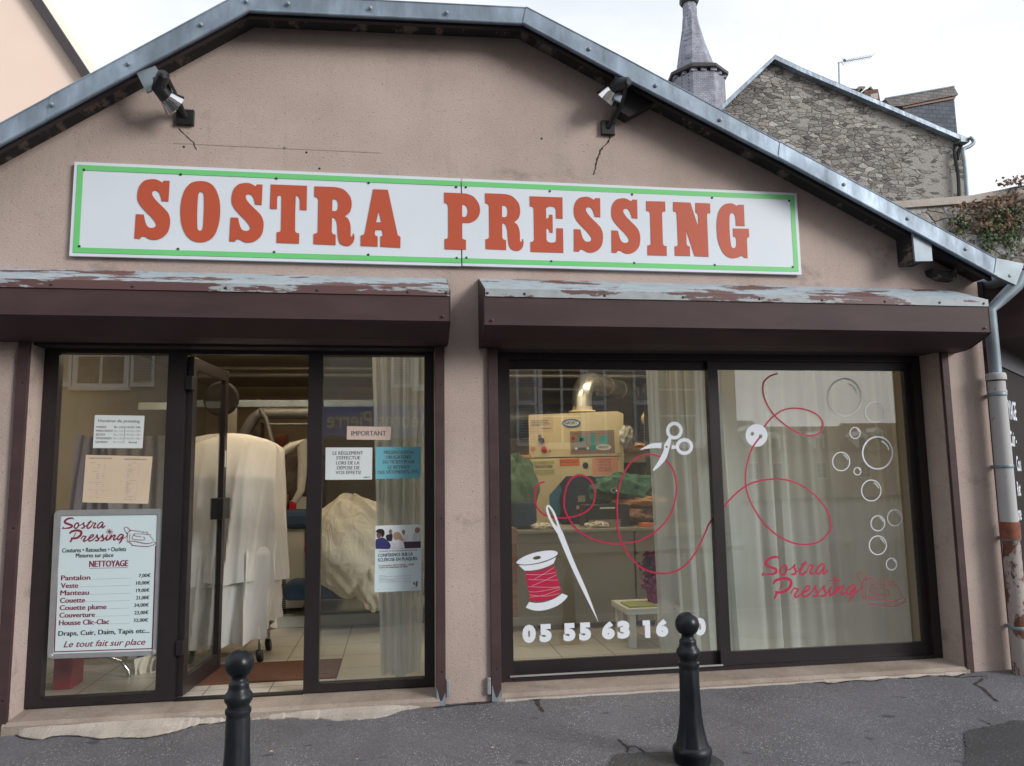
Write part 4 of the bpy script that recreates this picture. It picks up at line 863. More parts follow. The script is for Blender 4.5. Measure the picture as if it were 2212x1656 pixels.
def wordmark(pl, c, unit, off, mat, t):
    b = MB(); z = 0
    for d, wd, tp in SC:
        pts = smooth([q for q in pp(d)], False, 6); wl = []
        n = len(pts)
        for i in range(n):
            e = min(i, n-1-i)/max(1, n-1); wl.append(wd*1.7*unit*(1.0 if not tp else .45+.55*min(1, e*4))*(.72+.28*min(1, e*7)))
        b.ribbon(pl, pl.P(pts, c), wl, off+z, .00015); z += .00006
    b.build('wordmark', MAT[mat], t)
    b = MB()
    for d, wd in IR: b.ribbon(pl, pl.P(smooth(pp(d), False, 5), c), wd*1.1*unit, off+z, .0002); z += .00006
    b.build('iron_drawing', MAT[mat], t)

# price board hung on the left pane
PBd = Pl(YD-.004)
B4 = [(360, 70), (1080, 60), (1045, 1030), (312, 1055)]
Lb = PBd.P(B4, k2); pb = thing('price_board', 'pale blue price board with maroon lettering and aluminium frame on the left pane', 'price board', PBd.xyz(sum(q[0] for q in Lb)/4, min(q[1] for q in Lb)))
PBf = Pl(YD-.022)
inn = [(405, 105), (1045, 97), (1012, 1000), (350, 1022)]
Lo, Li = PBf.P(B4, k2), PBf.P(inn, k2)
def rounded(L, r_):
    out = []
    for i, q in enumerate(L):
        a, c = Vector(L[i-1]), Vector(L[(i+1) % 4]); q = Vector(q); d0 = (a-q).normalized(); d1_ = (c-q).normalized()
        for k in range(6):
            t_ = k/5; out.append(tuple((1-t_)**2*(q+d0*r_)+2*t_*(1-t_)*q+t_*t_*(q+d1_*r_)))
    return out
MB().plate(PBf, [rounded(Lo, .035), Li], -.016, 0, back=True).build('frame', MAT['alu'], pb)
MB().plate(PBf, [[(u, v) for u, v in PBf.P([(395, 95), (1055, 88), (1020, 1010), (342, 1032)], k2)]], -.015, -.006, back=True).build('panel', MAT['board'], pb)
PBt = Pl(YD-.0165)
kBd = Cr(230, 2050, 420, 2212)
wordmark(PBt, lambda x, y: kBd(95+(x-150)*1.023, 118+(y-90)*.9), .00021, .0004, 'inkm', pb)
b = MB(); b2 = MB(); b3 = MB()
for tx, a, y, c_, y2, h in [('Pantalon', 405, 534, 597, 530, 32), ('Veste', 403, 585, 517, 583, 32), ('Manteau', 400, 633, 588, 629, 32), ('Couette', 398, 683, 562, 680, 32), ('Couette plume', 396, 732, 705, 724, 32), ('Couverture', 394, 781, 628, 776, 32), ('Housse Clic-Clac', 392, 832, 722, 823, 33), ('NETTOYAGE', 592, 446, 847, 440, 40)]:
    text(b, PBt, k2, tx, a, y, c_, y2, h, .0006, .045)
b.ribbon(PBt, PBt.P([(592, 455), (846, 449)], k2), .0022, .0006, 0)
for tx, a, y, c_, y2 in [('7,00€', 920, 514, 997, 511), ('10,00€', 903, 563, 993, 560), ('19,00€', 903, 612, 990, 609), ('21,00€', 902, 661, 988, 658), ('34,00€', 890, 710, 985, 707), ('23,00€', 890, 760, 983, 757), ('32,00€', 885, 810, 980, 807)]:
    text(b2, PBt, k2, tx, a, y, c_, y2, 22, .0006, .035)
for a, y, c_ in [(603, 527, 870), (527, 577, 868), (597, 627, 866), (570, 676, 864), (718, 722, 862), (636, 773, 860), (733, 823, 858)]:
    x = a
    while x < c_: b2.ribbon(PBt, PBt.P([(x, y-(x-a)*.03), (min(x+5, c_), y-(x-a)*.03)], k2), .0011, .0006, 0); x += 8
text(b2, PBt, k2, 'Coutures • Retouches • Ourlets', 412, 350, 835, 340, 28, .0006, .03)
text(b2, PBt, k2, 'Mesures sur place', 503, 383, 750, 379, 27, .0006, .03)
text(b2, PBt, k2, 'Draps, Cuir, Daim, Tapis etc...', 387, 902, 990, 881, 31, .0006, .04)
text(b3, PBt, k2, 'Le tout fait sur place', 422, 978, 957, 960, 40, .0006, .02, .32)
b.build('lettering', MAT['inkm'], pb); b2.build('lettering', MAT['inkb'], pb); b3.build('lettering', MAT['inkm'], pb)
b = MB(); b.ribbon(PBt, PBt.P([(393, 212), (360, 1010), (1012, 988), (1032, 305)], k2)[0:2], .006, .0006, 0); b.ribbon(PBt, PBt.P([(358, 1008), (1010, 986)], k2), .006, .0007, 0); b.ribbon(PBt, PBt.P([(1008, 990), (1032, 305)], k2), .006, .0006, 0); b.build('border', MAT['inkm'], pb)
for x, y in ((335, 1035), (1020, 1010)):
    u, v = PBf.uv(*k2(x, y)); MB().lathe([(.014, 0), (.012, .006), (.004, .009)], n=12, M=Matrix.Translation((u, YD-.022, v)) @ Matrix.Rotation(R(90), 4, 'X')).build('frame_screw', MAT['alu'], pb, sm=True)

# ------------------------------------------------------------------ vinyl stickers on the display window
PW = Pl(YW-.0005); PW2 = Pl(YW2-.0005)
def sticker(name, label, cat, parts_, pl, group=None):
    us = [q for _, loops, _, _ in parts_ for L in loops for q in L]
    u = (min(q[0] for q in us)+max(q[0] for q in us))/2; v = min(q[1] for q in us)
    t = thing(name, label, cat, pl.xyz(u, v), group)
    for nm, loops, mt, off in parts_:
        MB().plate(pl, loops, .0003+off, .0010+off, back=True).build(nm, MAT[mt], t)
    return t
w = .0115
a1 = smooth([k5(*p) for p in [(575, 1197), (530, 1215), (503, 1270), (495, 1340), (510, 1400), (548, 1450), (610, 1483), (700, 1497), (790, 1490), (880, 1465), (950, 1420), (985, 1360), (994, 1290), (975, 1215), (930, 1163), (870, 1141), (810, 1162), (765, 1220), (742, 1310), (738, 1400), (765, 1480), (810, 1550)]]+[k6(*p) for p in [(860, 0), (940, 72), (1050, 130), (1180, 163), (1300, 168), (1420, 150), (1540, 100)]]+[k5(*p) for p in [(1540, 1570), (1620, 1465), (1657, 1345), (1665, 1225), (1642, 1105), (1590, 1030), (1530, 990), (1440, 972), (1350, 992), (1280, 1050), (1222, 1150), (1187, 1270), (1176, 1400), (1182, 1540)]]+[k6(*p) for p in [(1255, 0), (1280, 110), (1330, 220), (1410, 325), (1510, 400), (1640, 432), (1760, 418), (1870, 350), (1960, 230), (2025, 95), (2065, 0)]]+[k5(*p) for p in [(1945, 1535), (1975, 1475)]], False, 6)
tag(MB().ribbon(PW, PW.P(a1), w, .0006, .0015).build('thread_sticker', MAT['thread'], fix=False), 'crimson looping thread sticker on the left half of the display window', 'window sticker')
a2 = smooth([k7(*p) for p in [(190, 1365), (270, 1275), (365, 1200), (460, 1160), (590, 1141), (700, 1150), (800, 1185), (900, 1250), (990, 1345), (1040, 1440), (1053, 1530)]]+[k8(*p) for p in [(955, 205), (905, 255), (830, 278), (740, 270), (640, 225), (555, 150)]]+[k7(*p) for p in [(440, 1390), (390, 1290), (366, 1190), (366, 1090), (385, 990), (420, 890), (485, 800)]], False, 6)
a3 = smooth([k7(*p) for p in [(515, 725), (560, 665), (600, 630), (660, 590), (740, 572), (830, 578), (920, 610), (975, 660), (990, 715), (965, 765), (910, 790), (840, 787), (740, 745), (640, 670), (575, 600), (525, 510), (505, 430), (515, 360), (560, 315), (625, 292)]], False, 6)
b = MB(); b.ribbon(PW2, PW2.P(a2), w, .0006, .0015); b.ribbon(PW2, PW2.P(a3), w, .0006, .0012)
tag(b.build('thread_sticker', MAT['thread'], fix=False), 'crimson thread sticker running through the white button on the right half', 'window sticker')
# the thread over the button needs the button below it
def E_(c, *a): return [c(x, y) for x, y in ell(*a)]
BT = MB(); BT.plate(PW2, [PW2.P(E_(k7, 455, 790, 88, 91)), PW2.P(E_(k7, 421, 777, 15, 17, 16)), PW2.P(E_(k7, 487, 798, 15, 17, 16))], .0001, .0005, back=True)
tag(BT.build('button_sticker', MAT['vinyl']), 'round white two holed button sticker on the right half', 'window sticker')
kX = Cr(2540, 1660, 260, 1794)
sticker('scissors_sticker', 'white open scissors sticker cutting the crimson thread', 'window sticker', [
 ('ring', [PW.P(E_(kX, 1085, 440, 228, 245)), PW.P(E_(kX, 1085, 440, 140, 150))], 'vinyl', .0012), ('blade', [PW.P(lp('930,625c 800,825c 795,940 762,1050 690,1190 590,1370 490,1510 510,1545 600,1490 720,1380 830,1250 900,1090 940,950 1003,675c 985,640c'), kX)], 'vinyl', .0020),
 ('ring', [PW.P(E_(kX, 1362, 878, 240, 230)), PW.P(E_(kX, 1362, 878, 150, 137))], 'vinyl', .0012), ('shank', [PW.P([(1020, 840), (1135, 855), (1135, 935), (1000, 955)], kX)], 'vinyl', .0020),
 ('blade', [PW.P(lp('740,780c 600,778 470,795 350,840 240,900 135,960c 150,970c 300,945 450,928 600,920 720,935c 725,850c'), kX)], 'vinyl', .0012), ('pivot', [PW.P(E_(kX, 867, 888, 26, 26, 14))], 'screw', .0030)], PW)
kQ = Cr(2020, 2150, 400, 1893)
ndl = [k5(*p) for p in [(587, 1425), (592, 1398), (606, 1388), (622, 1394), (660, 1450), (690, 1530), (725, 1630)]]+[k6(*p) for p in [(770, 50), (870, 310), (980, 560), (1060, 770), (1092, 866), (1075, 830), (960, 600), (850, 370), (740, 110)]]+[k5(*p) for p in [(690, 1640), (640, 1560), (602, 1480)]]
sticker('needle_sticker', 'long white sewing needle sticker slanting beside the red spool', 'window sticker', [('needle', [PW.P(smooth(ndl, True, 4)), PW.P(smooth([k5(*p) for p in [(603, 1412), (615, 1412), (645, 1462), (675, 1540), (683, 1566), (660, 1548), (625, 1485)]], True, 4))], 'vinyl', 0)], PW)
sp_ = sticker('spool_sticker', 'red and white thread spool sticker on the left half of the window', 'window sticker', [
 ('flange', [PW.P(lp('218,470 300,400 430,335 600,285 780,255 920,255 990,285 982,335 900,390 760,445 600,490 430,515 290,512 232,495'), kQ), PW.P(E_(kQ, 603, 390, 77, 33, 24, -10))], 'vinyl', 0), ('flange', [PW.P(lp('260,532c 430,530 620,505 800,455 970,377c 945,435 918,497c 800,555 650,605 500,630 370,632c'), kQ)], 'vinyl', 0),
 ('wound_thread', [PW.P(lp('380,660c 520,655 680,625 820,580 930,525c 1070,1035c 960,1120 840,1180 700,1210 570,1215 470,1190c'), kQ)], 'thread', 0), ('flange', [PW.P(lp('455,1228c 600,1245 760,1225 920,1170 1020,1110 1085,1065c 1190,1110c 1130,1190 1000,1290 830,1360 680,1390 550,1385 460,1360 393,1330c'), kQ)], 'vinyl', 0)], PW)
b = MB()
for L in ([(930, 570), (740, 690), (560, 790)], [(390, 705), (700, 708), (965, 665)], [(975, 710), (760, 815), (510, 920)], [(430, 800), (700, 808), (1000, 812)], [(440, 935), (800, 948), (1035, 940)], [(450, 1030), (640, 1030), (1030, 950)], [(460, 1085), (600, 1108), (800, 1112), (1030, 1065)], [(470, 1135), (700, 1105), (850, 1060), (1045, 975)]):
    b.ribbon(PW, PW.P(smooth(L, False, 6), kQ), .0022, .0012, .0003)
b.build('strand_line', MAT['paperp'], sp_)
# telephone number
kN = Cr(2060, 2450, 800, 2212); tn = MB()
for d, (x0, x1, y0, y1) in zip('0555631680', [(78, 237, 140, 348), (268, 412, 132, 338), (533, 675, 122, 327), (707, 848, 115, 320), (958, 1110, 103, 308), (1130, 1278, 95, 300), (1410, 1497, 88, 283), (1557, 1703, 78, 280), (1805, 1952, 68, 272), (1980, 2120, 62, 265)]):
    if d == '1': continue
    text(tn, PW, kN, d, x0+5, y1-3, x1-5, y1-3-(x1-x0)*.045, y1-y0-4, .0008, .075, 0, 1, True)
tn.plate(PW, [PW.P([(1410, 92), (1492, 88), (1497, 283), (1440, 284), (1435, 145), (1413, 148)], kN)], .0003, .0010)
PN = thing('phone_number_sticker', 'thick white phone number 05 55 63 16 along the bottom of the window', 'window sticker', PW.xyz(*PW.uv(*kN(1100, 320)))); tn.build('lettering', MAT['vinyl'], PN, fix=False)
t = thing('wordmark_sticker', 'crimson brush script wordmark with an iron drawing, low on the right half', 'window sticker', PW2.xyz(PW2.uv(1795, 1300)[0], PW2.uv(1795, 1310)[1]))
wordmark(PW2, Cr(3000, 2200, 660, 2212), .000327, .0006, 'thread', t)
bub = [(k7, 1163, 483, 140, 155, 'largest faded bubble ring sticker at the top of the right half', 'vinylf', 10), (k7, 1407, 602, 80, 85, 'bubble ring sticker just right of the largest faded bubble', 'vinyl', 6), (k7, 1247, 770, 44, 48, 'small bubble ring sticker between the faded bubble and the bold one', 'vinyl', 6), (k7, 1428, 930, 125, 135, 'boldest thick bubble ring sticker with wide highlight', 'vinyl', 11), (k7, 1135, 1000, 72, 78, 'bubble ring sticker left of the boldest bubble', 'vinyl', 7), (k7, 1266, 1078, 31, 33, 'tiny bubble ring sticker below left of the boldest bubble', 'vinyl', 6), (k7, 1377, 1233, 82, 88, 'bubble ring sticker below the boldest bubble, above a pair', 'vinyl', 8), (k7, 1430, 1497, 59, 64, 'left bubble ring sticker of the side by side pair', 'vinyl', 7), (k7, 1566, 1452, 62, 68, 'right bubble ring sticker of the side by side pair', 'vinyl', 7), (k8, 1260, 283, 56, 61, 'bubble ring sticker below the pair, second from the bottom', 'vinyl', 6), (k8, 1345, 400, 35, 39, 'lowest small bubble ring sticker above the iron drawing', 'vinyl', 5)]
for c, x, y, rx, ry, lb, mt, wd in bub:
    ov = PW2.P(E_(c, x, y, rx, ry)); iv = PW2.P(E_(c, x, y, rx-wd, ry-wd))
    hl = [(x+rx*.74*math.cos(a), y+ry*.74*math.sin(a)) for a in [R(-72+6*i) for i in range(11)]]
    t = thing('bubble_sticker', lb, 'window sticker', PW2.xyz(PW2.uv(*c(x, y))[0], min(q[1] for q in ov)), 'bubble stickers on the display window')
    MB().plate(PW2, [ov, iv], .0003, .0010, back=True).build('ring', MAT[mt], t)
    MB().ribbon(PW2, PW2.P(hl, c), wd*.0016*.55*(1 if c is k7 else 1.3), .0008, .0002, True).build('highlight', MAT[mt], t)

# ------------------------------------------------------------------ houses and church behind
def slab(loop, pl, back): b = MB(); b.plate(pl, [loop], -back, 0, back=True); return b
# cream house beyond the left eave: gable wall and dark verge
PC = Pl(9.0)
ch = thing('cream_house', 'tall cream rendered house with a dark steep verge behind the left eave', 'house', PC.xyz(PC.uv(0, 300)[0], 0))
q = PC.P([(-420, 900), (-420, -700), (-300, -560), (64, -30), (83, -2), (189, 168), (330, 394), (330, 900)])
slab(q, PC, 7.0).build('wall', MAT['cream'], ch)
PCv = Pl(8.88); qa = PCv.P([(-300, -568), (70, -30), (196, 162), (345, 392)]); qb = PCv.P([(-315, -555), (52, -18), (182, 175), (330, 402)])
vb = MB()
for i in range(3): vb.extr([qa[i], qa[i+1], qb[i+1], qb[i]], 8.85, 9.12)
vb.build('roof_verge', MAT['verge'], ch)

# stone gable house to the right
YH = 15.0; PH_ = Pl(YH)
kA_ = Cr(3300, 200, 650, 1794)
hs_ = thing('stone_house', 'rubble stone gable house with zinc edged slate roof behind the right eave', 'house', PH_.xyz(PH_.uv(1800, 700)[0], 0))
pk = kT(829, 318); le = kT(515, 598); re_ = (2094, 303)
wl = PH_.P([(2096, 900), (2088, 440), (2080, 315), (2030, 292), (1700, 140), pk, (1640, 158), (1420, 368), (1420, 900)])
slab(wl, PH_, 9).build('gable_wall', MAT['stone'], hs_)
PHr = Pl(YH-.22)
def edge_strip(pts_t, pts_b, y0, y1, name, mat, par):
    b = MB(); A, B_ = Pl(y0).P(pts_t), Pl(y0).P(pts_b)
    for i in range(len(A)-1): b.extr([A[i], A[i+1], B_[i+1], B_[i]], y0, y1)
    return b.build(name, mat, par)
rt = [kT(515, 592), kT(829, 303), kT(985, 378), kT(1905, 768)]; rb = [kT(508, 606), kT(826, 327), kT(980, 400), kT(1895, 790)]
rt[0] = (1400, 375); rb[0] = (1400, 393)
sr = edge_strip(rt, [(a, b_-3) for a, b_ in rb], YH-.05, YH+9.2, 'roof', MAT['slateold'], hs_)
edge_strip([(a, b_+1) for a, b_ in rt], rb, YH-.24, YH-.055, 'roof_edge', MAT['zinc'], sr)
for c in ([(1135, 470), (1150, 462), (1165, 475), (1150, 486)], [(1450, 615), (1472, 605), (1480, 622), (1462, 632)], [(1235, 500), (1280, 505), (1250, 520)]):
    slab(PH_.P(c, kT), Pl(YH-.12), .12).build('purlin_stub', MAT['dark'], hs_)
# slate hung dormer and its mossy roof
YDm = YH+2.2; PDm = Pl(YDm)
kA2 = kA_
slab(PDm.P([(860, 650), (1425, 530), (1440, 700), (1462, 930), (1300, 960), (860, 800)], kA2), PDm, 2.5).build('dormer_cheek', MAT['slate'], hs_)
slab(PDm.P([(640, 560), (1395, 425), (1445, 515), (1110, 580), (830, 640), (700, 640)], kA2), Pl(YDm-.12), 2.8).build('dormer_roof', MAT['slateold'], hs_)
slab(PDm.P([(840, 632), (1430, 522), (1425, 548), (850, 655)], kA2), Pl(YDm-.06), .1).build('dormer_board', MAT['wood'], hs_)
b = MB(); a_, c_ = PDm.P([(640, 557), (1397, 424)], kA2); b.tube([(a_[0], YDm-.12, a_[1]), (c_[0], YDm-.12, c_[1])], .03, 8); b.build('dormer_ridge', MAT['zincd'], hs_)
# chimney with pots
Yc = YH+3.5; Pc = Pl(Yc); chm = slab(Pc.P([(430, 470), (500, 440), (585, 433), (610, 560), (440, 560)], kA2), Pc, .9).build('chimney', MAT['brick'], hs_)
slab(Pc.P([(500, 495), (578, 478), (585, 545), (505, 560)], kA2), Pl(Yc-.02), .03).build('render_patch', MAT['mortar'], chm)
for pts in ([(475, 415), (495, 402), (522, 412), (525, 448), (472, 452)],): slab(Pc.P(pts, kA2), Pl(Yc+.2), .35).build('chimney_pot', MAT['pot'], chm)
slab(Pc.P([(355, 420), (395, 388), (462, 388), (465, 405), (440, 432), (420, 410), (395, 440), (360, 440)], kA2), Pl(Yc+.1), .4).build('chimney_cowl', MAT['screw'], chm)
slab(Pc.P([(395, 440), (445, 440), (450, 475), (400, 480)], kA2), Pl(Yc+.3), .3).build('chimney_pot', MAT['pot'], chm)
slab(Pc.P([(515, 400), (525, 385), (555, 425), (525, 415)], kA2), Pl(Yc+.1), .3).build('chimney_cowl', MAT['screw'], chm)
# corner downpipe and gutter
Pg = Pl(YH-.3); pts = [Pg.uv(*kA_(*p)) for p in [(1600, 965), (1635, 1000), (1635, 1035), (1590, 1070), (1535, 1095), (1525, 1140), (1545, 1300), (1572, 1700)]]
b = MB(); b.tube([(u, YH-.3, v) for u, v in smooth(pts, False, 4)], .055, 10); b.build('downpipe', MAT['zincd'], hs_, sm=True)
g0 = Pg.uv(*kA_(1510, 955)); g1 = Pg.uv(*kA_(1604, 950)); b = MB(); b.box(g0[0], g1[0], YH-.25, YH+9, g0[1]-.14, g0[1]); b.build('gutter', MAT['zincd'], hs_)
slab(Pg.P([(1495, 1000), (1580, 1030), (1545, 1180), (1530, 1100), (1500, 1060)], kA_), Pl(YH-.05), 8).build('eave_board', MAT['dark'], hs_)
cbl = [Pg.uv(*kA_(*p)) for p in [(1500, 1050), (1475, 1090), (1480, 1180), (1500, 1280), (1515, 1400), (1525, 1640)]]
b = MB(); b.tube([(u, YH-.14, v) for u, v in smooth(cbl, False, 3)], .05, 8); b.build('cable', MAT['black'], hs_, sm=True)
# roof aerial
Ya = YH+1.5; Pa = Pl(Ya); an = thing('roof_aerial', 'thin television aerial standing on the stone house roof', 'aerial', Pa.xyz(*Pa.uv(*kA_(155, 350))))
b = MB(); b.tube([Pa.xyz(*Pa.uv(*kA_(157, 400))), Pa.xyz(*Pa.uv(*kA_(151, 140)))], .022, 6); b.build('mast', MAT['zincd'], an)
b = MB(); b.tube([Pa.xyz(*Pa.uv(*kA_(140, 145))), Pa.xyz(*Pa.uv(*kA_(512, 76)))], .013, 6)
for x in (235, 262, 292, 322, 360, 395, 430, 470, 510):
    y = 145-(x-140)*.186; p = Pa.xyz(*Pa.uv(*kA_(x, y))); b.tube([p+Vector((0, -.18, 0)), p+Vector((0, .18, 0))], .006, 5); b.tube([p, p+Vector((0, 0, .05))], .006, 5)
b.tube([Pa.xyz(*Pa.uv(*kA_(180, 122))), Pa.xyz(*Pa.uv(*kA_(204, 82)))], .008, 5); b.tube([Pa.xyz(*Pa.uv(*kA_(180, 140))), Pa.xyz(*Pa.uv(*kA_(206, 172)))], .008, 5)
b.lathe([(.01, -.04), (.05, -.02), (.05, .02), (.01, .04)], Pa.xyz(*Pa.uv(*kA_(217, 113))), 10); b.build('antenna_boom', MAT['zincd'], an)

# church tower and twisted shingle spire
YT = 58.0; PT = Pl(YT); kW = Cr(2650, 0, 300, 1104)
tw = thing('church_tower', 'grey shingled church spire on an octagonal belfry beyond the roofs', 'church tower', (PT.uv(1503, 300)[0], YT, 0))
cxT = PT.uv(*kW(420, 600))[0]; zT = lambda y: PT.uv(*kW(420, y))[1]; wT = lambda d: d*PT.uv(*kW(1000, 600))[0]/1000-d*PT.uv(*kW(0, 600))[0]/1000
OFF = R(14)
def octa(b, prof, cx_, n=8, tw_=0):
    vs = []; fs = []
    for i, (y, r_, dx) in enumerate(prof):
        z = zT(y)
        for k in range(n):
            a = 2*math.pi*k/n+OFF+tw_*i; vs.append((cx_+wT(dx)+wT(r_)*math.cos(a), YT+wT(r_)*math.sin(a), z))
    for i in range(len(prof)-1):
        for k in range(n): fs.append((i*n+k, i*n+(k+1) % n, (i+1)*n+(k+1) % n, (i+1)*n+k))
    fs += [tuple(range(n))[::-1], tuple((len(prof)-1)*n+k for k in range(n))]
    return b.add(vs, fs)
sp2 = [(1130, 292, 45), (900, 232, 32), (760, 198, 22), (640, 170, 15), (540, 148, 12), (420, 124, 8), (330, 112, 3), (250, 101, 1), (170, 98, 0), (0, 95, 0), (-100, 92, 0)]
# eight valleys and ridges: alternate radii in the upper half give the gathered folds
b = MB(); n = 16; vs = []; fs = []
for i, (y, r_, dx) in enumerate(sp2):
    fold = [.0, .02, .05, .10, .15, .17, .12, .03, 0, 0, 0][i]
    for k in range(n):
        a = 2*math.pi*k/n+OFF+.05*i*(fold > 0); q = r_*(1-fold*(k % 2))
        if fold == 0 and k % 2: q = r_*math.cos(math.pi/8)
        vs.append((cxT+wT(dx)+wT(q)*math.cos(a), YT+wT(q)*math.sin(a), zT(y)))
for i in range(len(sp2)-1):
    for k in range(n): fs.append((i*n+k, i*n+(k+1) % n, (i+1)*n+(k+1) % n, (i+1)*n+k))
fs += [tuple(range(n))[::-1], tuple((len(sp2)-1)*n+k for k in range(n))]
b.add(vs, fs); b.build('spire', MAT['shingle'], tw)
b = MB(); octa(b, [(1195, 400, 60), (1190, 424, 60), (1150, 426, 60), (1068, 296, 48)], cxT); b.build('belfry_roof', MAT['verge'], tw)
b = MB(); octa(b, [(2600, 372, 62), (1232, 372, 62)], cxT); b.build('belfry', MAT['shingle'], tw)
b = MB(); octa(b, [(1234, 352, 61), (1150, 352, 61)], cxT); b.build('belfry_opening', MAT['dark'], tw)
for k in range(8):
    a0, a1_ = 2*math.pi*k/8+OFF, 2*math.pi*(k+1)/8+OFF
    for t_ in (0, .5):
        p = Vector((math.cos(a0), math.sin(a0), 0))*(1-t_)+Vector((math.cos(a1_), math.sin(a1_), 0))*t_; p *= wT(342); x, y = cxT+wT(62)+p.x, YT+p.y
        MB().box(x-.27, x+.27, y-.27, y+.27, zT(1236), zT(1160)).build('belfry_post', MAT['shingle'], tw)
b = MB(); octa(b, [(75, 120, 0), (35, 140, 0), (-30, 135, 0)], cxT); b.build('spire_collar', MAT['verge'], tw)

# old garden wall with ivy, right of the shop roof
YGw = 6.2; PG = Pl(YGw); kG5 = Cr(3500, 700, 596, 1656)
gw = thing('garden_wall', 'high old rubble garden wall with flaking pale render behind the right eave', 'wall', PG.xyz(PG.uv(2100, 500)[0], 0))
q = PG.P([(1780, 1000), (1780, 438), (1945, 436), (2010, 432), (2095, 424), (2140, 415), (2200, 402), (2420, 380), (2420, 1000)])
slab(q, PG, .5).build('masonry', MAT['wallst'], gw)
cp = PG.P([(1780, 440), (1945, 437), (2095, 425), (2140, 416)]); cp2 = PG.P([(1780, 455), (1945, 452), (2095, 441), (2140, 432)])
b = MB()
for i in range(3): b.extr([cp[i], cp[i+1], cp2[i+1], cp2[i]], YGw-.06, YGw+.5)
b.build('coping', MAT['mortar'], gw)
iv = thing('ivy', 'green and browned ivy spilling over the old garden wall', 'ivy', PG.xyz(PG.uv(2180, 480)[0], 2))
def leaves(n, fn, size, ydepth):
    b = MB()
    for _ in range(n):
        a, c, dpt = fn()
        if a is None: continue
        u, v = PG.uv(a, c); p = PG.xyz(u, v, .02+dpt*ydepth)
        s_ = size*rnd.uniform(.6, 1.3); rot = Matrix.Rotation(rnd.uniform(-.9, .9), 3, 'X') @ Matrix.Rotation(rnd.uniform(-.9, .9), 3, 'Z') @ Matrix.Rotation(rnd.uniform(0, 6.28), 3, 'Y')
        L = [(-.5, 0, 0), (-.35, 0, .45), (0, 0, .3), (.05, 0, .75), (.25, 0, .3), (.55, 0, .4), (.4, 0, -.05), (.1, 0, -.3)]
        b.add([p+rot @ (Vector(q_)*s_+Vector((0, abs(q_[0])*.25*s_, 0))) for q_ in L], [(0, 1, 2), (2, 3, 4), (4, 5, 6), (0, 2, 4, 6, 7)])
    return b
def reg_brown():
    a = rnd.uniform(2045, 2330); top = 448-(a-2060)*.20+rnd.uniform(-6, 3); bot = 505-(a-2060)*.02+rnd.uniform(-14, 20)
    if a < 2100 and rnd.random() < .55: return None, 0, 0
    return a, top+(bot-top)*rnd.random()**1.2, rnd.random()
def reg_green():
    a = rnd.uniform(2040, 2330); top = 470-(a-2060)*.16; bot = 545+rnd.uniform(-25, 20)
    if math.sin(a*.11)+math.sin(a*.047+1) < rnd.uniform(-1.6, 1.2): return None, 0, 0
    return a, top+(bot-top)*rnd.random(), rnd.random()*.7
leaves(1100, reg_brown, .055, .22).build('browned_leaves', MAT['ivyb'], iv, fix=False)
leaves(2200, reg_green, .055, .24).build('green_leaves', MAT['ivyg'], iv, fix=False)
def reg_top():
    a = rnd.uniform(2150, 2330); return a, 402-(a-2150)*.14+rnd.uniform(-10, 8), rnd.random()
leaves(260, reg_top, .05, .2).build('top_sprays', MAT['ivyb'], iv, fix=False)
b = MB()
for _ in range(70):
    a = rnd.uniform(2045, 2230); c = rnd.uniform(470, 590); p = PG.xyz(*PG.uv(a, c), .015); pts = [p]
    for _ in range(4): p = p+Vector((rnd.uniform(-.06, .06), rnd.uniform(-.012, .006), rnd.uniform(-.02, .09))); pts.append(p)
    b.tube(pts, .006, 4)
b.build('bare_stems', MAT['twig'], iv, fix=False)

# neighbouring shop, turned away to the right
nd = Vector((.78, .63, 0)).normalized(); NO = Vector((4.36, .12, 0)); PN_ = Pl(O=NO, U=nd)
ns = thing('neighbour_shop', 'neighbouring shop front with dark brown blind box and white lettering on its glass', 'shop', NO)
def nbox(u0, u1, o0, o1, z0, z1, name, mat, par=None):
    b = MB(); vs = [PN_.xyz(u, z, o) for u in (u0, u1) for o in (o0, o1) for z in (z0, z1)]
    return b.add(vs, [(0, 1, 3, 2), (4, 6, 7, 5), (0, 4, 5, 1), (2, 3, 7, 6), (0, 2, 6, 4), (1, 5, 7, 3)]).build(name, MAT[mat], par or ns)
nbox(-.05, 5, -.3, .0, 2.2, 2.5, 'facade_wall', 'frame')
nbox(.0, 5, 0, .30, 2.36, 2.86, 'blind_box', 'brown'); nbox(-.05, 5, -.25, .0, 2.5, 2.80, 'lintel', 'frame')
nfr = nbox(-.05, .02, -.1, .05, -.2, 2.3, 'window_frame', 'frame'); nbox(.02, 5, -.1, .04, -.2, .35, 'stall_riser', 'frame'); nbox(.02, 5, -.02, -.014, .35, 2.2, 'dark_painted_pane', 'film', nfr); nbox(-.05, 5, -3.0, -2.9, -.2, 2.3, 'interior_wall', 'soffit'); nbox(-.05, 5, -3, -.1, -.2, -.1, 'floor', 'dark'); nbox(-.05, 5, -3, -.3, 2.5, 2.6, 'ceiling', 'dark')
nb = MB(); PNt = Pl(O=NO-PN_.N*.012, U=nd)
def ntext(tx, c, a, y, wd, h):
    u0, z0 = PNt.uv(*c(a, y)); z1 = PNt.uv(*c(a, y-h))[1]; v, f = glyphs(tx, .02); x0 = min(q_[0] for q_ in v); x1 = max(q_[0] for q_ in v); k = (z1-z0)/CAPH
    nb.add([PNt.xyz(u0+(q_[0]-x0)*k*wd, z0+q_[1]*k, .001) for q_ in v], f)
kN2 = Cr(3700, 1500, 396, 546)
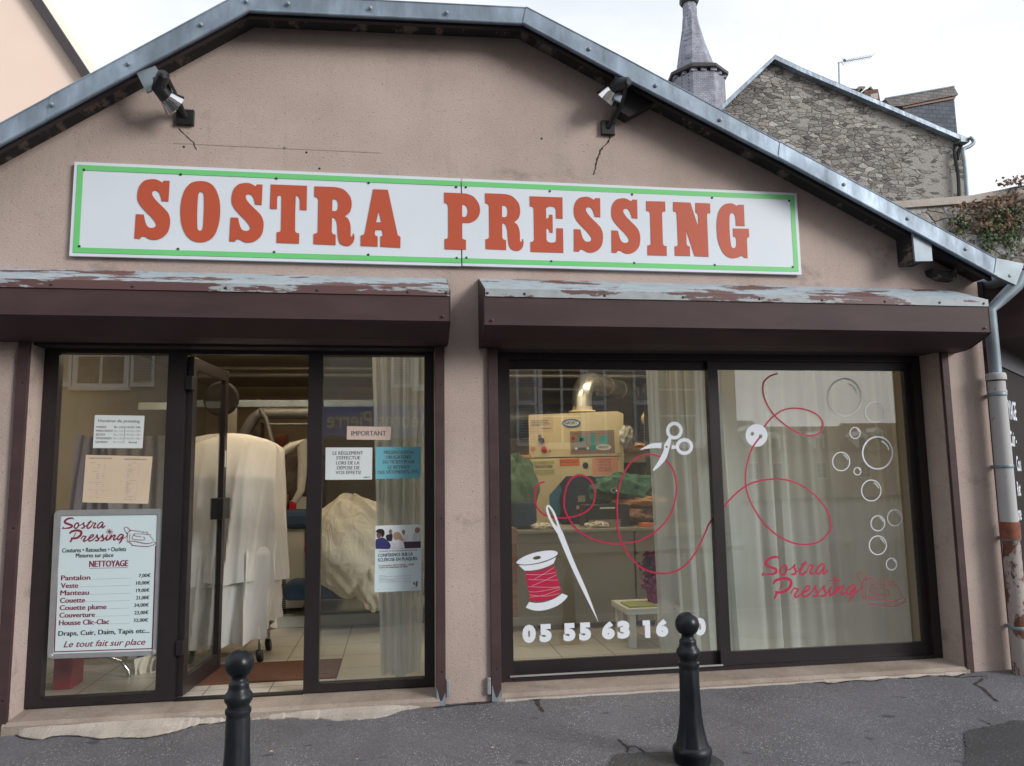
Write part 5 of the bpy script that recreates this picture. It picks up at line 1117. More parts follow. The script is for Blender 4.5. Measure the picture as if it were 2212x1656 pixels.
ntext('NETTOYAGE', kN2, 402, 228, .62, 102); ntext('Cuir -', kN2, 474, 392, .62, 80); ntext('Cou', kN2, 508, 530, .62, 80); ntext('Ret', kN2, 512, 668, .62, 78); ntext('Ame', kN2, 508, 805, .62, 80)
nb.build('lettering', MAT['vinyl'], ns, fix=False)

# ------------------------------------------------------------------ the other side of the street (seen in the panes)
def oh_box(b, x0, x1, y0, y1, z0, z1): b.box(x0, x1, y0, y1, z0, z1)
YO = -11.5
op = thing('opposite_house', 'pale house with white shutters and a blue shop fascia mirrored in the panes', 'house', (-5, YO, 0))
zb = -.6
MB().box(-22, 7.9, YO-9, YO, zb, 8.6).build('wall', MAT['house'], op)
b = MB(); b.prism([(YO+.5, 8.6), (YO-4.5, 12.2), (YO-9.5, 8.6)], -22.3, 8.2); b.build('roof', MAT['rooft'], op)
def window(par, x, y, z0, z1, wd, sh=True, yb=1):
    wv = MB(); wv.box(x-wd/2-.07, x+wd/2+.07, y+.005, y+.05, z0-.08, z1+.09); wv.box(x-wd/2-.12, x+wd/2+.12, y+.006, y+.12, z0-.13, z0-.07)
    wo = wv.build('window', MAT['white'], par)
    pn = MB()
    for k in range(2):
        for j in range(3):
            xa = x-wd/2+.03+k*wd/2; za = z0+(z1-z0)*j/3
            pn.box(xa, xa+wd/2-.06, y+.045, y+.056, za+.02, za+(z1-z0)/3-.02)
    pn.build('pane', MAT['pane'], wo)
    if sh:
        for s_ in (-1, 1):
            sb = MB(); xc = x+s_*(wd/2+.07+wd/4+.03); h_ = wd/4
            sb.box(xc-h_, xc-h_+.06, y+.01, y+.05, z0-.05, z1+.05); sb.box(xc+h_-.06, xc+h_, y+.01, y+.05, z0-.05, z1+.05)
            for q_ in (z0-.05, (z0+z1)/2-.05, z1-.03): sb.box(xc-h_+.06, xc+h_-.06, y+.01, y+.05, q_, q_+.08)
            zz_ = z0+.05
            while zz_ < z1-.05:
                sb.add([(xc-h_+.06, y+.012, zz_), (xc+h_-.06, y+.012, zz_), (xc+h_-.06, y+.045, zz_+.035), (xc-h_+.06, y+.045, zz_+.035)], [(0, 1, 2, 3)]); zz_ += .06
            sb.build('shutter', MAT['shutter'], par)
for x in (-12.5, -9.3, -6.1, -2.9, .9, 3.7, 6.45): window(op, x, YO, *((2.1, 3.95) if x > 3 else (3.4, 5.2)), .95)
for x in (-9.3, -6.1, -2.9, .9, 3.7, 6.45): window(op, x, YO, 5.9, 7.5, .95)
b = MB(); b.box(-4.6, 1.45, YO, YO+.18, 2.28, 2.95); b.build('fascia', MAT['bluesign'], op)
fb = MB(); PO = Pl(O=(0, YO+.19, 0), U=(-1, 0, 0))
v, f = glyphs('Funèbres Pierre', .01); x1_ = max(q_[0] for q_ in v); k = .36/CAPH
fb.add([(1.05-q_[0]/x1_*2.55, YO+.186, 2.46+q_[1]*k) for q_ in v], f); fb.build('lettering', MAT['goldink'], op, fix=False)
for x in (-4.2, -1.6): MB().box(x, x+2.1, YO+.003, YO+.05, .3, 2.25).build('shop_window', MAT['pane'], op)
for x in (-11, -8):
    MB().box(x, x+1.1, YO+.003, YO+.05, 0, 2.4).build('door', MAT['wood'], op)
# a row of lower houses far down the street
for i, (x0, x1, h, yy) in enumerate([(12, 24, 5.2, -62), (24, 37, 5.8, -66), (37, 52, 5.4, -70), (52, 70, 6.0, -74)]):
    hh = thing('distant_house', ['distant house at the left end of the mirrored far row', 'second distant house of the mirrored far row', 'third distant house of the mirrored far row', 'distant house at the right end of the mirrored far row'][i], 'house', ((x0+x1)/2, yy, 0), 'distant houses mirrored in the window')
    MB().box(x0, x1-.02, yy-8, yy, -1.5, h-2).build('wall', MAT['house'], hh)
    MB().prism([(yy+.4, h-2.05), (yy-4, h+.9), (yy-8.4, h-2.05)], x0, x1-.02).build('roof', MAT['rooft'], hh)
    n_ = int((x1-x0)/4)
    for j in range(n_):
        xc = x0+(j+.5)*(x1-x0)/n_; window(hh, xc, yy, .6, 2.2, 1.1, False)
        d_ = MB(); d_.box(xc-.6, xc+.6, yy-2.2, yy-.2, h-1.9, h-.4); d_.prism([(yy-.1, h-.4), (yy-1.2, h-.4), (yy-2.3, h-.4)], xc-.7, xc+.7); d_.add([(xc-.8, yy-.1, h-.4), (xc+.8, yy-.1, h-.4), (xc, yy-.1, h+.15), (xc-.8, yy-2.4, h-.4), (xc+.8, yy-2.4, h-.4), (xc, yy-2.4, h+.15)], [(0, 1, 2), (3, 5, 4), (0, 2, 5, 3), (1, 4, 5, 2)]); dd = d_.build('dormer', MAT['white'], hh)
        MB().box(xc-.35, xc+.35, yy-.215, yy-.18, h-1.7, h-.6).build('pane', MAT['pane'], dd)
# tree at the street corner, only in the reflections
tr_ = thing('street_tree', 'leafy tree at the street corner mirrored beside the pale house', 'tree', (9.5, -30, -1))
b = MB(); b.tube([(9.5, -30, -1.2), (9.6, -30.1, 1.5), (9.4, -30, 4.2)], [.25, .2, .1], 10); b.build('trunk', MAT['wood'], tr_, sm=True)
b = MB()
for _ in range(2600):
    d = Vector((rnd.gauss(0, 1), rnd.gauss(0, 1), rnd.gauss(0, 1))).normalized()*rnd.random()**.4; p = Vector((9.5+d.x*2.0, -30+d.y*2.0, 4.6+d.z*1.7)); s_ = rnd.uniform(.08, .2); a = Vector((rnd.gauss(0, 1), rnd.gauss(0, 1), rnd.gauss(0, 1))).normalized(); c_ = a.orthogonal().normalized(); e_ = a.cross(c_)
    b.add([p-c_*s_, p+e_*s_*.6, p+c_*s_, p-e_*s_*.6], [(0, 1, 2, 3)])
b.build('crown', MAT['ivyg'], tr_, fix=False)

# ------------------------------------------------------------------ inside the shop
FZ = .078
def curtain(name, label, x_top0, x_top1, x_bot0, x_bot1, y, z0, z1, mat, folds, amp, gather=0):
    def fn(u, v):
        xt = x_top0+(x_top1-x_top0)*u; xb = x_bot0+(x_bot1-x_bot0)*u; t_ = v; x = xb+(xt-xb)*t_
        ph = (u+.035*math.sin(u*11+x_top0)+.02*math.sin(u*23))*folds*2*math.pi
        yy = y+amp*(.6+.4*(1-t_))*math.sin(ph+.6*math.sin(ph*.37+1)+.3*math.sin(v*3))+amp*.35*math.sin(ph*2.3+v*2)
        return (x+amp*.3*math.cos(ph*1.1+v), yy, z0+(z1-z0)*v+ .012*math.sin(u*9)*(v < .02))
    o = MB().grid(fn, int(folds*14), 16).build(name, mat, None, sm=True, fix=False)
    return tag(o, label, 'curtain')
c1 = Pl(.52); 
xa = c1.uv(1397, 830)[0]; xb = c1.uv(1428, 1400)[0]
curtain('curtain', 'thin net curtain hanging behind the right part of the phone number pane', xa, c1.uv(1560, 830)[0], xb, c1.uv(1600, 1400)[0], .52, .09, 2.42, MAT['sheer'], 4, .03)
curtain('curtain', 'wide net curtain hanging behind the wordmark pane', c1.uv(1540, 830)[0]-.05, c1.uv(1960, 830)[0]+.1, c1.uv(1565, 1400)[0]-.02, c1.uv(2010, 1400)[0]+.1, .56, .09, 2.42, MAT['sheer'], 8, .019)
c2 = Pl(.46)
curtain('curtain', 'white net curtain gathered behind the right pane of the door front', c2.uv(800, 790)[0], c2.uv(915, 790)[0]+.08, c2.uv(822, 1460)[0], c2.uv(898, 1460)[0]+.03, .46, .095, 2.4, MAT['sheer2'], 6, .022)

# doormat
p = [atz(*k4(*q_), FZ+.002) for q_ in [(340, 1108), (1048, 1065), (1052, 928), (440, 965)]]
q0 = min(a.y for a in p); b = MB(); xm0, xm1 = -1.30, -.40; b.bbox(xm0, xm1, .52, 1.05, FZ, FZ+.012, .004); tag(b.build('doormat', MAT['mat']), 'brown doormat on the pale tiles inside the open door', 'doormat')

# covered garment rack: white sheet over a rail trolley
RX0, RX1, RY = at(376, 1100, 1.12).x, at(600, 1100, 1.12).x, 1.28
rk = thing('covered_rack', 'tall garment trolley under a hanging white sheet inside the open door', 'rack', ((RX0+RX1)/2, RY, FZ))
ztop = at(520, 938, 1.2).z; zmid = at(560, 1262, 1.1).z; zlow = at(470, 1395, 1.05).z
def shell(z0, z1, grow, seed, hem):
    ax, ay = (RX1-RX0)/2, .26; cx_ = (RX0+RX1)/2
    def fn(u, v):
        a = u*2*math.pi; t_ = 1-v                 # v=1 top
        if v > .93: k = max(0.02, 1-(v-.93)/.07); k = math.sqrt(k)*.98+.02
        else: k = 1
        f = 1+grow*t_; ayk = .22+.78*min(1, t_*3.2)**.6; fold = .10*(t_+.06)**.8*(.5-abs(math.sin(a*4.5+seed+1.7*math.sin(a*2+seed)+.5*t_)))*(.6+.5*math.sin(a*2.3+seed))+.045*t_*(.5-abs(math.sin(a*9+seed*2+2*t_+math.sin(a*3))))
        c_, s_ = math.cos(a), math.sin(a); n_ = 3.4
        r_ = 1/(abs(c_)**n_+abs(s_)**n_)**(1/n_)
        z = z0+(z1-z0)*min(v, .93)/.93+(0.06*math.sin((v-.93)/.07*math.pi/2) if v > .93 else 0)
        z += hem*(1-v)*(.5*c_+.25*math.sin(a*3+seed)) + .02*math.sin(a*5+seed)*(1-v)
        return (cx_+(ax*r_*c_*f+fold*c_*1.2)*k, RY+(ay*ayk*r_*s_*f+fold*s_*1.4)*k, z-(.05*max(0, c_)**3+.02*abs(c_)**6)*(1-t_*.5)*(v > .5))
    return MB().grid(fn, 220, 48)
shell(zmid, ztop-.05, .05, .7, .09).build('upper_sheet', MAT['cloth'], rk, sm=True)
shell(zlow, zmid+.45, -.02, 2.1, .20).build('lower_sheet', MAT['cloth'], rk, sm=True)
for x, y in ((RX0+.08, RY-.19), (RX1-.10, RY-.19), (RX0+.08, RY+.19), (RX1-.10, RY+.19)):
    b = MB(); b.tube([(x, y, FZ+.06), (x, y, .6)], .014, 8); b.build('post', MAT['chrome'], rk, sm=True)
    b = MB(); b.lathe([(.006, -.02), (.045, -.018), (.05, 0), (.045, .018), (.006, .02)], n=16, M=Matrix.Translation((x, y, FZ+.05)) @ Matrix.Rotation(R(80), 4, 'Y')); b.build('castor', MAT['black'], rk, sm=True)

# white pressing machine behind the sheet, with navy top and rotary switch
mx0, mx1, my = at(566, 1250, 2.5).x-.05, at(690, 1250, 2.5).x+.25, 2.5
wm = thing('pressing_machine', 'white enamel pressing machine with an orange rotary switch behind the sheeted trolley', 'machine', ((mx0+mx1)/2, my, FZ))
zt_ = at(620, 1143, my).z
MB().bbox(mx0, mx0+.42, my, my+.6, FZ+.15, zt_, .01).build('side_cabinet', MAT['wmach'], wm); MB().bbox(mx0+.43, mx1, my+.10, my+.7, FZ+.20, zt_-.02, .01).build('main_cabinet', MAT['wmach'], wm)
MB().bbox(mx0-.1, mx1+1.4, my-.12, my+.72, FZ, FZ+.10, .008).build('base', MAT['wmach'], wm)
MB().bbox(mx0-.1, mx1, my-.06, my+.5, zt_+.005, zt_+.16, .04).build('padded_top', MAT['navy'], wm)
u, v = Pl(my+.095).uv(659, 1185); MB().bbox(u-.045, u+.045, my+.07, my+.10, v-.06, v+.05, .008).build('switch_plate', MAT['orangep'], wm); b = MB(); b.lathe([(.036, 0), (.036, .03), (.02, .034)], n=16, M=Matrix.Translation((u+.02, my+.07, v)) @ Matrix.Rotation(R(90), 4, 'X')); b.build('switch_knob', MAT['redplastic'], wm, sm=True)
b = MB()
for i in range(22):
    u, v = Pl(my).uv(610, 1250+i*4.2); b.box(u-.05, u+.03, my-.006, my-.002, v-.004, v+.004)
b.build('vent_louvre', MAT['black'], wm)
u, v = Pl(my+.1).uv(655, 1283); b = MB(); b.tube([(u-.05, my+.04, v+.015), (u, my+.03, v-.01), (u+.2, my+.03, v-.01)], .022, 10); b.build('foot_lever', MAT['black'], wm, sm=True)
# ironing table with laundry heap, behind the right door pane
ix0, ix1, iy = at(690, 1270, 2.2).x, at(905, 1270, 2.2).x+.2, 2.3
it = thing('ironing_table', 'blue padded ironing table on a white steel stand behind the right door pane', 'ironing table', ((ix0+ix1)/2, iy, FZ))
zi = at(760, 1255, 2.2).z; zi2 = at(760, 1292, 2.2).z
MB().bbox(ix0-.3, ix1, iy-.18, iy+.25, zi2, zi, .05).build('padded_board', MAT['navy'], it, sm=True)
b = MB(); b.bbox(ix0+.62, ix0+.70, iy-.03, iy+.05, FZ+.12, zi2, .005); b.build('stand', MAT['wmach'], it); MB().bbox(ix0+.60, ix1, iy-.05, iy+.08, FZ+.36, FZ+.44, .005).build('cross_rail', MAT['wmach'], it)
def blob(cx_, cy_, cz, rx, ry, rz, seed, amp=.12, nu=96, nv=44, floor=None):
    def fn(u, v):
        a = u*2*math.pi; e = (v-.5)*math.pi; c_ = math.cos(e)
        n_ = amp*(math.sin(a*3+seed+e*2)+.6*math.sin(a*7-e*5+seed*2)+.5*math.sin(e*9+a*2+seed)+.35*math.sin(a*13+e*11+seed*3)+1.1*(.5-abs(math.sin(a*3.5+e*3+seed+1.3*math.sin(a*2+seed))))+.4*(.5-abs(math.sin(a*7-e*3+seed*1.7+math.sin(e*5)))))
        k = 1+n_*.5; z = cz+rz*math.sin(e)*k
        if floor is not None: z = max(floor, z)
        return (cx_+rx*c_*math.cos(a)*k, cy_+ry*c_*math.sin(a)*k, z)
    return MB().grid(fn, nu, nv)
u0, v0 = Pl(2.0).uv(762, 1180); lh = blob(u0, 2.05, v0, .40, .3, .42, 1.3, .085).build('laundry_heap', MAT['cloth2'], sm=True); tag(lh, 'heap of crumpled cream laundry hanging behind the right door pane', 'laundry')
u1_, v1_ = Pl(2.0).uv(800, 1240); lh2 = blob(u1_+.04, 2.0, v1_, .2, .22, .3, 3.1, .10).build('laundry_bundle', MAT['cloth2'], sm=True); tag(lh2, 'smaller cream laundry bundle drooping below the laundry heap', 'laundry')
# steel rails, overhead beam, fan and arm seen through the open door
yb = 3.0; A_ = at(470, 868, yb); B_ = at(700, 858, yb)
bm_ = thing('overhead_rail', 'grey steel rail running overhead behind the open door', 'rail', (A_.x, yb, A_.z-.06))
MB().bbox(A_.x-.2, B_.x+.5, yb, yb+.08, A_.z-.055, A_.z+.015, .006).build('beam', MAT['zincd'], bm_); p_ = at(500, 900, yb); MB().bbox(p_.x-.04, p_.x+.05, yb+.002, yb+.07, FZ, A_.z-.056, .004).build('upright', MAT['ductd'], bm_)
b = MB(); q1 = at(505, 955, 2.6); b.tube([at(520, 950, 2.7), at(548, 905, 2.7), at(562, 893, 2.7), at(690, 893, 2.7)], .055, 12); b.tube([at(562, 885, 2.6), at(575, 905, 2.6), at(590, 965, 2.55)], .022, 10); b.tube([at(575, 917, 2.6), at(680, 917, 2.6)], .012, 8)
tag(b.build('steam_press', M('dull dark steel', (.13, .125, .12), .5, .5, .15, 8), sm=True), 'dull bent metal press arm above the white sheet', 'press arm')
b = MB(); pc = at(648, 1000, 2.6); b.tube([at(600, 985, 2.6), at(630, 965, 2.6), at(652, 955, 2.6), at(655, 1000, 2.6), at(650, 1060, 2.6), at(636, 1085, 2.6)], [.03, .045, .055, .05, .035, .03], 14); tag(b.build('sleeve_former', MAT['plastic'], sm=True), 'wrapped pale form board leaning beside the sheeted trolley', 'form board')
b = MB(); pf = at(478, 862, 1.9); b.lathe([(.02, -.03), (.13, -.025), (.15, 0), (.13, .025), (.02, .03)], n=24, M=Matrix.Translation(pf) @ Matrix.Rotation(R(90), 4, 'X')); b.tube([pf, pf+Vector((0, .03, -.5))], .02, 8); tag(b.build('standing_fan', MAT['dark'], sm=True), 'black round standing fan seen through the open door glass', 'fan')
# dark goods and shelves against the back wall
for nm, x0_, x1__, y0_, y1__, Y_, mt_, lb in [('wall_shelf', 598, 700, 985, 1145, 3.4, 'shelfd', 'cluttered dark shelf beside the sheeted trolley'), ('wall_cabinet', 530, 562, 912, 965, 3.6, 'shelfd', 'small dark cabinet above the white sheet'), ('dark_picture', 594, 616, 938, 975, 3.6, 'collar', 'small dark red panel on the beige back wall')]:
    a = at(x0_, y0_, Y_); c_ = at(x1__, y1__, Y_); o = MB().bbox(a.x, c_.x, Y_, Y_+.25, c_.z, a.z, .008).build(nm, MAT[mt_]); tag(o, lb, nm.split('_')[1])
a = at(600, 1141, 3.4)
for i, (x_, w_, h_, mt_, lb) in enumerate([(612, .10, .2, 'carton', 'tan carton on the shelf by the sheet'), (636, .08, .14, 'redplastic', 'red bottle on the shelf by the sheet'), (655, .12, .18, 'wmach', 'pale box on the shelf by the sheet')]):
    p_ = at(x_, 1090, 3.35); tag(MB().bbox(p_.x-w_/2, p_.x+w_/2, 3.24, 3.36, p_.z-.1, p_.z-.1+h_, .01).build('shelf_item', MAT[mt_]), lb, 'box')

# behind the left pane: garments on a chrome trolley, red box
def drape(name, mat, pts_t, pts_b, y, amp, label, cat, folds=5):
    A, B2 = Pl(y).P(pts_t), Pl(y).P(pts_b)
    def fn(u, v):
        k = u*(len(A)-1); i = min(int(k), len(A)-2); t_ = k-i
        a = Vector(A[i]).lerp(Vector(A[i+1]), t_); c_ = Vector(B2[i]).lerp(Vector(B2[i+1]), t_); p_ = c_.lerp(a, v)
        yy = y+amp*math.sin(u*folds*6.28+1.2*math.sin(v*4))*(1.1-v*.7)+.06*math.sin(u*3.14)
        return (p_.x, yy, p_.y)
    return tag(MB().grid(fn, folds*12, 18).build(name, MAT[mat], sm=True, fix=False), label, cat)
drape('hanging_coat', 'lilac', [(165, 938), (200, 945), (235, 975)], [(135, 1200), (190, 1205), (250, 1190)], .95, .03, 'lilac grey garment hanging behind the left pane', 'garment', 4)
drape('garment_bag', 'greybag', [(225, 950), (300, 942), (372, 940)], [(215, 1420), (300, 1430), (380, 1435)], 1.15, .03, 'grey mesh garment bag hanging behind the left pane', 'garment bag', 5)
tl = thing('chrome_trolley', 'bent chrome tube trolley leg behind the foot of the left pane', 'trolley', at(240, 1480, .8))
b = MB(); y_ = .85; b.tube([at(150, 1420, y_), at(230, 1420, y_), at(262, 1430, y_), at(277, 1450, y_), at(281, 1500, y_)], .016, 10); b.build('tube', MAT['chrome'], tl, sm=True)
p_ = at(282, 1508, y_); b = MB(); b.lathe([(.006, -.015), (.03, -.012), (.032, 0), (.03, .012), (.006, .015)], n=14, M=Matrix.Translation(p_) @ Matrix.Rotation(R(90), 4, 'Y')); b.build('castor', MAT['black'], tl, sm=True)
a = at(116, 1425, .6); c_ = at(152, 1512, .6); tag(MB().bbox(a.x, c_.x, .6, .8, FZ+.001, a.z+.05, .01).build('red_case', MAT['rednotice']), 'red steel case on the floor behind the left pane', 'case')
a = at(88, 860, .75)
tag(MB().bbox(at(110, 860, .8).x, at(196, 860, .8).x, 2.6, 2.62, at(150, 886, 2.6).z, at(150, 870, 2.6).z, .003).build('wall_notice', MAT['paperw']), 'pale strip sign on the back wall behind the left pane', 'sign')
drape('hanging_laundry', 'cloth2', [(290, 1425), (320, 1420), (345, 1425)], [(290, 1462), (318, 1468), (345, 1440)], .9, .02, 'corner of white laundry hanging under the price board', 'laundry', 3)

# counter behind the display window
YCn = 1.75
zc = at(1250, 1143, YCn).z; cxa, cxb = at(1085, 1143, YCn).x, at(1490, 1143, YCn).x
cn = thing('counter', 'long taupe shop counter behind the display window', 'counter', ((cxa+cxb)/2, YCn, FZ))
xj = at(1372, 1200, YCn).x; zbm = at(1200, 1350, YCn).z
MB().bbox(cxa-.3, xj-.008, YCn, YCn+.03, zbm, zc-.03, .003).build('front_panel', MAT['counter'], cn); MB().bbox(xj+.008, cxb+.4, YCn, YCn+.03, zbm, zc-.03, .003).build('front_panel', MAT['counter'], cn)
MB().bbox(cxa-.3, cxb+.4, YCn-.03, YCn+.60, zc-.03, zc, .006).build('top', MAT['counter'], cn)
for x in (cxa+.35, xj, cxb): MB().bbox(x-.03, x+.03, YCn+.05, YCn+.12, FZ, zbm+.05, .004).build('leg', MAT['black'], cn)
q = at(1116, 1200, 1.1); tag(MB().bbox(q.x-.10, q.x, 1.05, 1.45, FZ+.25, 1.0, .006).build('wooden_post', MAT['wood']), 'brown wooden upright at the left end of the counter', 'upright')
def on_counter(name, x0_, x1__, ztop_px, mt_, lb, cat, y=YCn+.12, dep=.3, bev=.012):
    a = at(x0_, ztop_px, y); c_ = at(x1__, ztop_px, y); return tag(MB().bbox(a.x, c_.x, y, y+dep, zc+.001, a.z, bev).build(name, MAT[mt_]), lb, cat)
on_counter('label_printer', 1267, 1360, 1092, 'black', 'black box printer standing on the counter, right of the drum door', 'printer')
pr = bpy.data.objects['label_printer']
u, v = Pl(YCn+.118).uv(1312, 1098); MB().box(u-.07, u+.07, YCn+.112, YCn+.119, v-.008, v+.008).build('display_strip', MAT['paperw'], pr)
u, v = Pl(YCn+.118).uv(1312, 1128); MB().box(u-.17, u+.12, YCn+.105, YCn+.119, v-.06, v+.02).build('front_tray', MAT['mgrey'], pr)
on_counter('cash_register', 1110, 1160, 1086, 'navy', 'dark blue case on the counter at the left edge of the window', 'case', YCn+.1, .3, .03)
on_counter('orange_packet', 1386, 1412, 1131, 'orangep', 'flat orange packet on the counter beside the net curtain', 'packet', YCn+.02, .1, .004)
for i, (x_, y_) in enumerate(((1172, 1136), (1292, 1139))):
    p_ = at(x_, y_, YCn+.08); tag(blob(p_.x, YCn+.1, zc+.02, .11, .08, .035, 2+i*3, .25, 40, 12, zc+.002).build('fabric_scrap', MAT['cloth2'], sm=True), ['cream crumpled fabric scrap on the counter near the blue case', 'cream crumpled fabric scrap on the counter before the printer'][i], 'fabric')
# textiles heaped on the counter
p_ = at(1345, 1058, YCn+.55); g1 = blob(p_.x, YCn+.5, p_.z, .34, .22, .14, .9, .2, 80, 30, zc+.003).build('green_canvas_bag', MAT['greencl'], sm=True); tag(g1, 'green canvas bag with a steel eyelet heaped on the counter', 'bag')
u, v = Pl(YCn+.20).uv(1330, 1060); b = MB(); b.tube([(u+.028*math.cos(a), YCn+.255, v+.022*math.sin(a)) for a in [R(20*i) for i in range(19)]], .007, 8, False); b.build('eyelet', MAT['chrome'], g1, sm=True)
q = Pl(YCn+.26).P(lp('1260,1290c 1400,1320 1530,1360 1510,1510c 1340,1495 1260,1420', 3), kM); MB().plate(Pl(YCn+.265), [q], 0, .012, back=True).build('flap', MAT['greencl'], g1)
p_ = at(1375, 1084, YCn+.5); tag(blob(p_.x+.02, YCn+.42, p_.z+.005, .30, .2, .055, 4.2, .16, 70, 20, zc+.003).build('orange_blanket', MAT['orange'], sm=True), 'folded orange blanket under the green bag', 'blanket')
p_ = at(1350, 1110, YCn+.45); tag(blob(p_.x, YCn+.44, p_.z, .36, .2, .09, 6.2, .18, 80, 22, zc+.003).build('floral_cloth', MAT['floral'], sm=True), 'brown floral cloth heap behind the printer', 'cloth')
p_ = at(1128, 1060, YCn+.35); tag(blob(p_.x-.03, YCn+.4, p_.z, .18, .2, .30, 2.2, .16, 60, 30).build('quilted_jacket', MAT['jacket'], sm=True), 'green quilted jacket hanging at the left edge of the window', 'jacket')

# the big dry cleaning machine
OMx = kM(203, 508); Om = at(*OMx, 3.3); UM = Vector((math.cos(R(15)), -math.sin(R(15)), 0)); PM = Pl(O=(Om.x, 3.3, 0), U=UM)
mc = thing('dry_cleaning_machine', 'cream dry cleaning machine with a grey control panel and dark round door', 'machine', PM.xyz(.6, FZ))
def mp(pts): return PM.P(pts, kM)
def mplate(nm, pts, o0, o1, mt_, par=None, holes=()):
    b = MB(); b.plate(PM, [mp(pts)]+[mp(h) for h in holes], o0, o1, back=True); return b.build(nm, MAT[mt_], par or mc)
def mbox(nm, pts, dep, mt_, par=None): return mplate(nm, pts, -dep, 0, mt_, par)
up = mbox('upper_cabinet', [(203, 508), (1325, 461), (1345, 466), (1355, 1022), (212, 1050)], 1.0, 'machine')
b = MB(); L = mp([(1345, 466), (1400, 492), (1410, 1280), (1382, 1275), (1355, 1022)]); b.plate(PM, [L], -.9, -.02, back=True); b.build('side_panel', MAT['machine'], mc)
lw = mbox('lower_cabinet', [(215, 1064), (1357, 1036), (1385, 1270), (1400, 2300), (230, 2300)], 1.0, 'machine')
cpn = mplate('control_panel', [(727, 718), (1283, 697), (1297, 992), (735, 1008)], 0.0, .006, 'mgrey')
for nm, pts, mt_ in (('label_strip', [(985, 735), (1045, 733), (1052, 968), (990, 972)], 'teal'), ('display', [(835, 772), (917, 768), (920, 852), (838, 857)], 'teal'), ('label_field', [(1100, 770), (1210, 765), (1215, 872), (1104, 876)], 'teal'), ('key_row', [(830, 922), (930, 918), (932, 945), (832, 950)], 'navy')):
    mplate(nm, pts, .006, .008, mt_, cpn)
mplate('display_glass', [(850, 800), (905, 797), (907, 838), (852, 842)], .008, .009, 'black', cpn)
b = MB(); PMo = Pl(O=PM.O+PM.N*.007, U=UM)
rb_ = smooth(pp('765,770 790,745 850,742c 1230,733c 1250,745 1252,780c 1256,940c 1250,962 1225,964c 800,968c 775,962 768,940c'), True, 4); b.ribbon(PM, mp(rb_+rb_[:1]), .004, .0085, .0002); b.build('red_outline', MAT['redplastic'], cpn)
for nm, x, y, r_, mt_, par in (('red_lamp', 768, 806, 20, 'redplastic', cpn), ('key_lock', 805, 935, 15, 'paperw', cpn), ('key_lock', 953, 931, 15, 'paperw', cpn), ('round_label', 258, 942, 30, 'orange', up), ('gauge', 922, 1145, 36, 'black', lw), ('screw_cap', 226, 1026, 8, 'screw', up), ('screw_cap', 226, 1090, 8, 'screw', lw), ('screw_cap', 1337, 996, 8, 'screw', up), ('screw_cap', 1338, 1066, 8, 'screw', lw)):
    mplate(nm, ell(x, y, r_, r_*1.05, 20), .0, .012, mt_, par)
mplate('button_ring', ell(402, 945, 40, 42, 24), 0, .012, 'orange', up); mplate('emergency_button', ell(402, 942, 28, 30, 24), .012, .05, 'redplastic', up)
mplate('warning_triangle', [(472, 935), (496, 976), (448, 977)], 0, .003, 'orange', up)
mplate('rotary_switch', [(345, 800), (395, 805), (407, 845), (375, 870), (330, 825)], 0, .05, 'black', up); mplate('key_tag', [(325, 765), (365, 758), (368, 800), (345, 805)], 0.01, .03, 'collar', up)
def badge(x, y, rx, ry, par, big):
    bo = mplate('oval_badge', ell(x, y, rx, ry, 32), .006, .009, 'paperw', par)
    if big:
        b = MB(); b.plate(PM, [mp(ell(x, y, rx*.97, ry*.95, 32)), mp(ell(x, y, rx*.80, ry*.66, 32))], .009, .0105, back=True); b.build('badge_rim', MAT['bluesign'], bo)
    b = MB(); text(b, PM, kM, 'NASAT', x-rx*.66, y+ry*.36-1, x+rx*.62, y+ry*.28-2, ry*.78, .0112, .02); b.build('lettering', MAT['inkn'], bo)
badge(743, 613, 123, 56, up, True); badge(1153, 918, 98, 38, cpn, False)
def card(nm, pts, mt_, lines, ink, lb):
    t_ = thing(nm, lb, 'notice', PM.xyz(*mp([(sum(q_[0] for q_ in pts)/4, max(q_[1] for q_ in pts))])[0], .002))
    b = MB(); b.plate(PM, [mp(pts)], .001, .004, back=True); b.build('card', MAT[mt_], t_); b = MB()
    for l_ in lines: text(b, PM, kM, *l_, off=.005, bold=.015)
    if lines: b.build('lettering', MAT[ink], t_)
    return t_
card('notice_card', [(592, 1064), (848, 1056), (850, 1148), (597, 1155)], 'orangep', [('IMPORTANT', 605, 1122, 832, 1116, 36)], 'inkm', 'bright orange card reading IMPORTANT on the cream machine')
card('notice_card', [(1008, 1045), (1330, 1035), (1338, 1268), (1015, 1272)], 'pinkp', [('LE RÈGLEMENT', 1055, 1086, 1265, 1080, 24), ("S'EFFECTUE", 1080, 1118, 1245, 1114, 24), ('LORS DE LA', 1082, 1153, 1243, 1149, 24), ('DÉPOSE DE', 1090, 1192, 1245, 1188, 24), ('VOS EFFETS!', 1085, 1226, 1258, 1221, 24)], 'collar', 'salmon pink payment card on the cream machine above the drum door')
card('notice_card', [(258, 1095), (527, 1086), (530, 1128), (260, 1136)], 'greenp', [('TICKET', 350, 1120, 432, 1117, 18)], 'inkm', 'upper pale green strip reading TICKET on the cream machine')
b = MB(); text(b, PM, kM, 'OBLIGATOIRE', 276, 1182, 508, 1178, 34, .003, .014); b.build('lettering', MAT['inkb'], lw)
card('notice_card', [(258, 1205), (530, 1198), (532, 1252), (260, 1260)], 'greenp', [], 'inkm', 'lower pale green strip under the word OBLIGATOIRE')
cd_ = card('notice_card', [(213, 508), (513, 496), (516, 728), (218, 742)], 'paperc', [], 'ink', 'brown paper with faint typed lines on the machine top left corner')
b = MB()
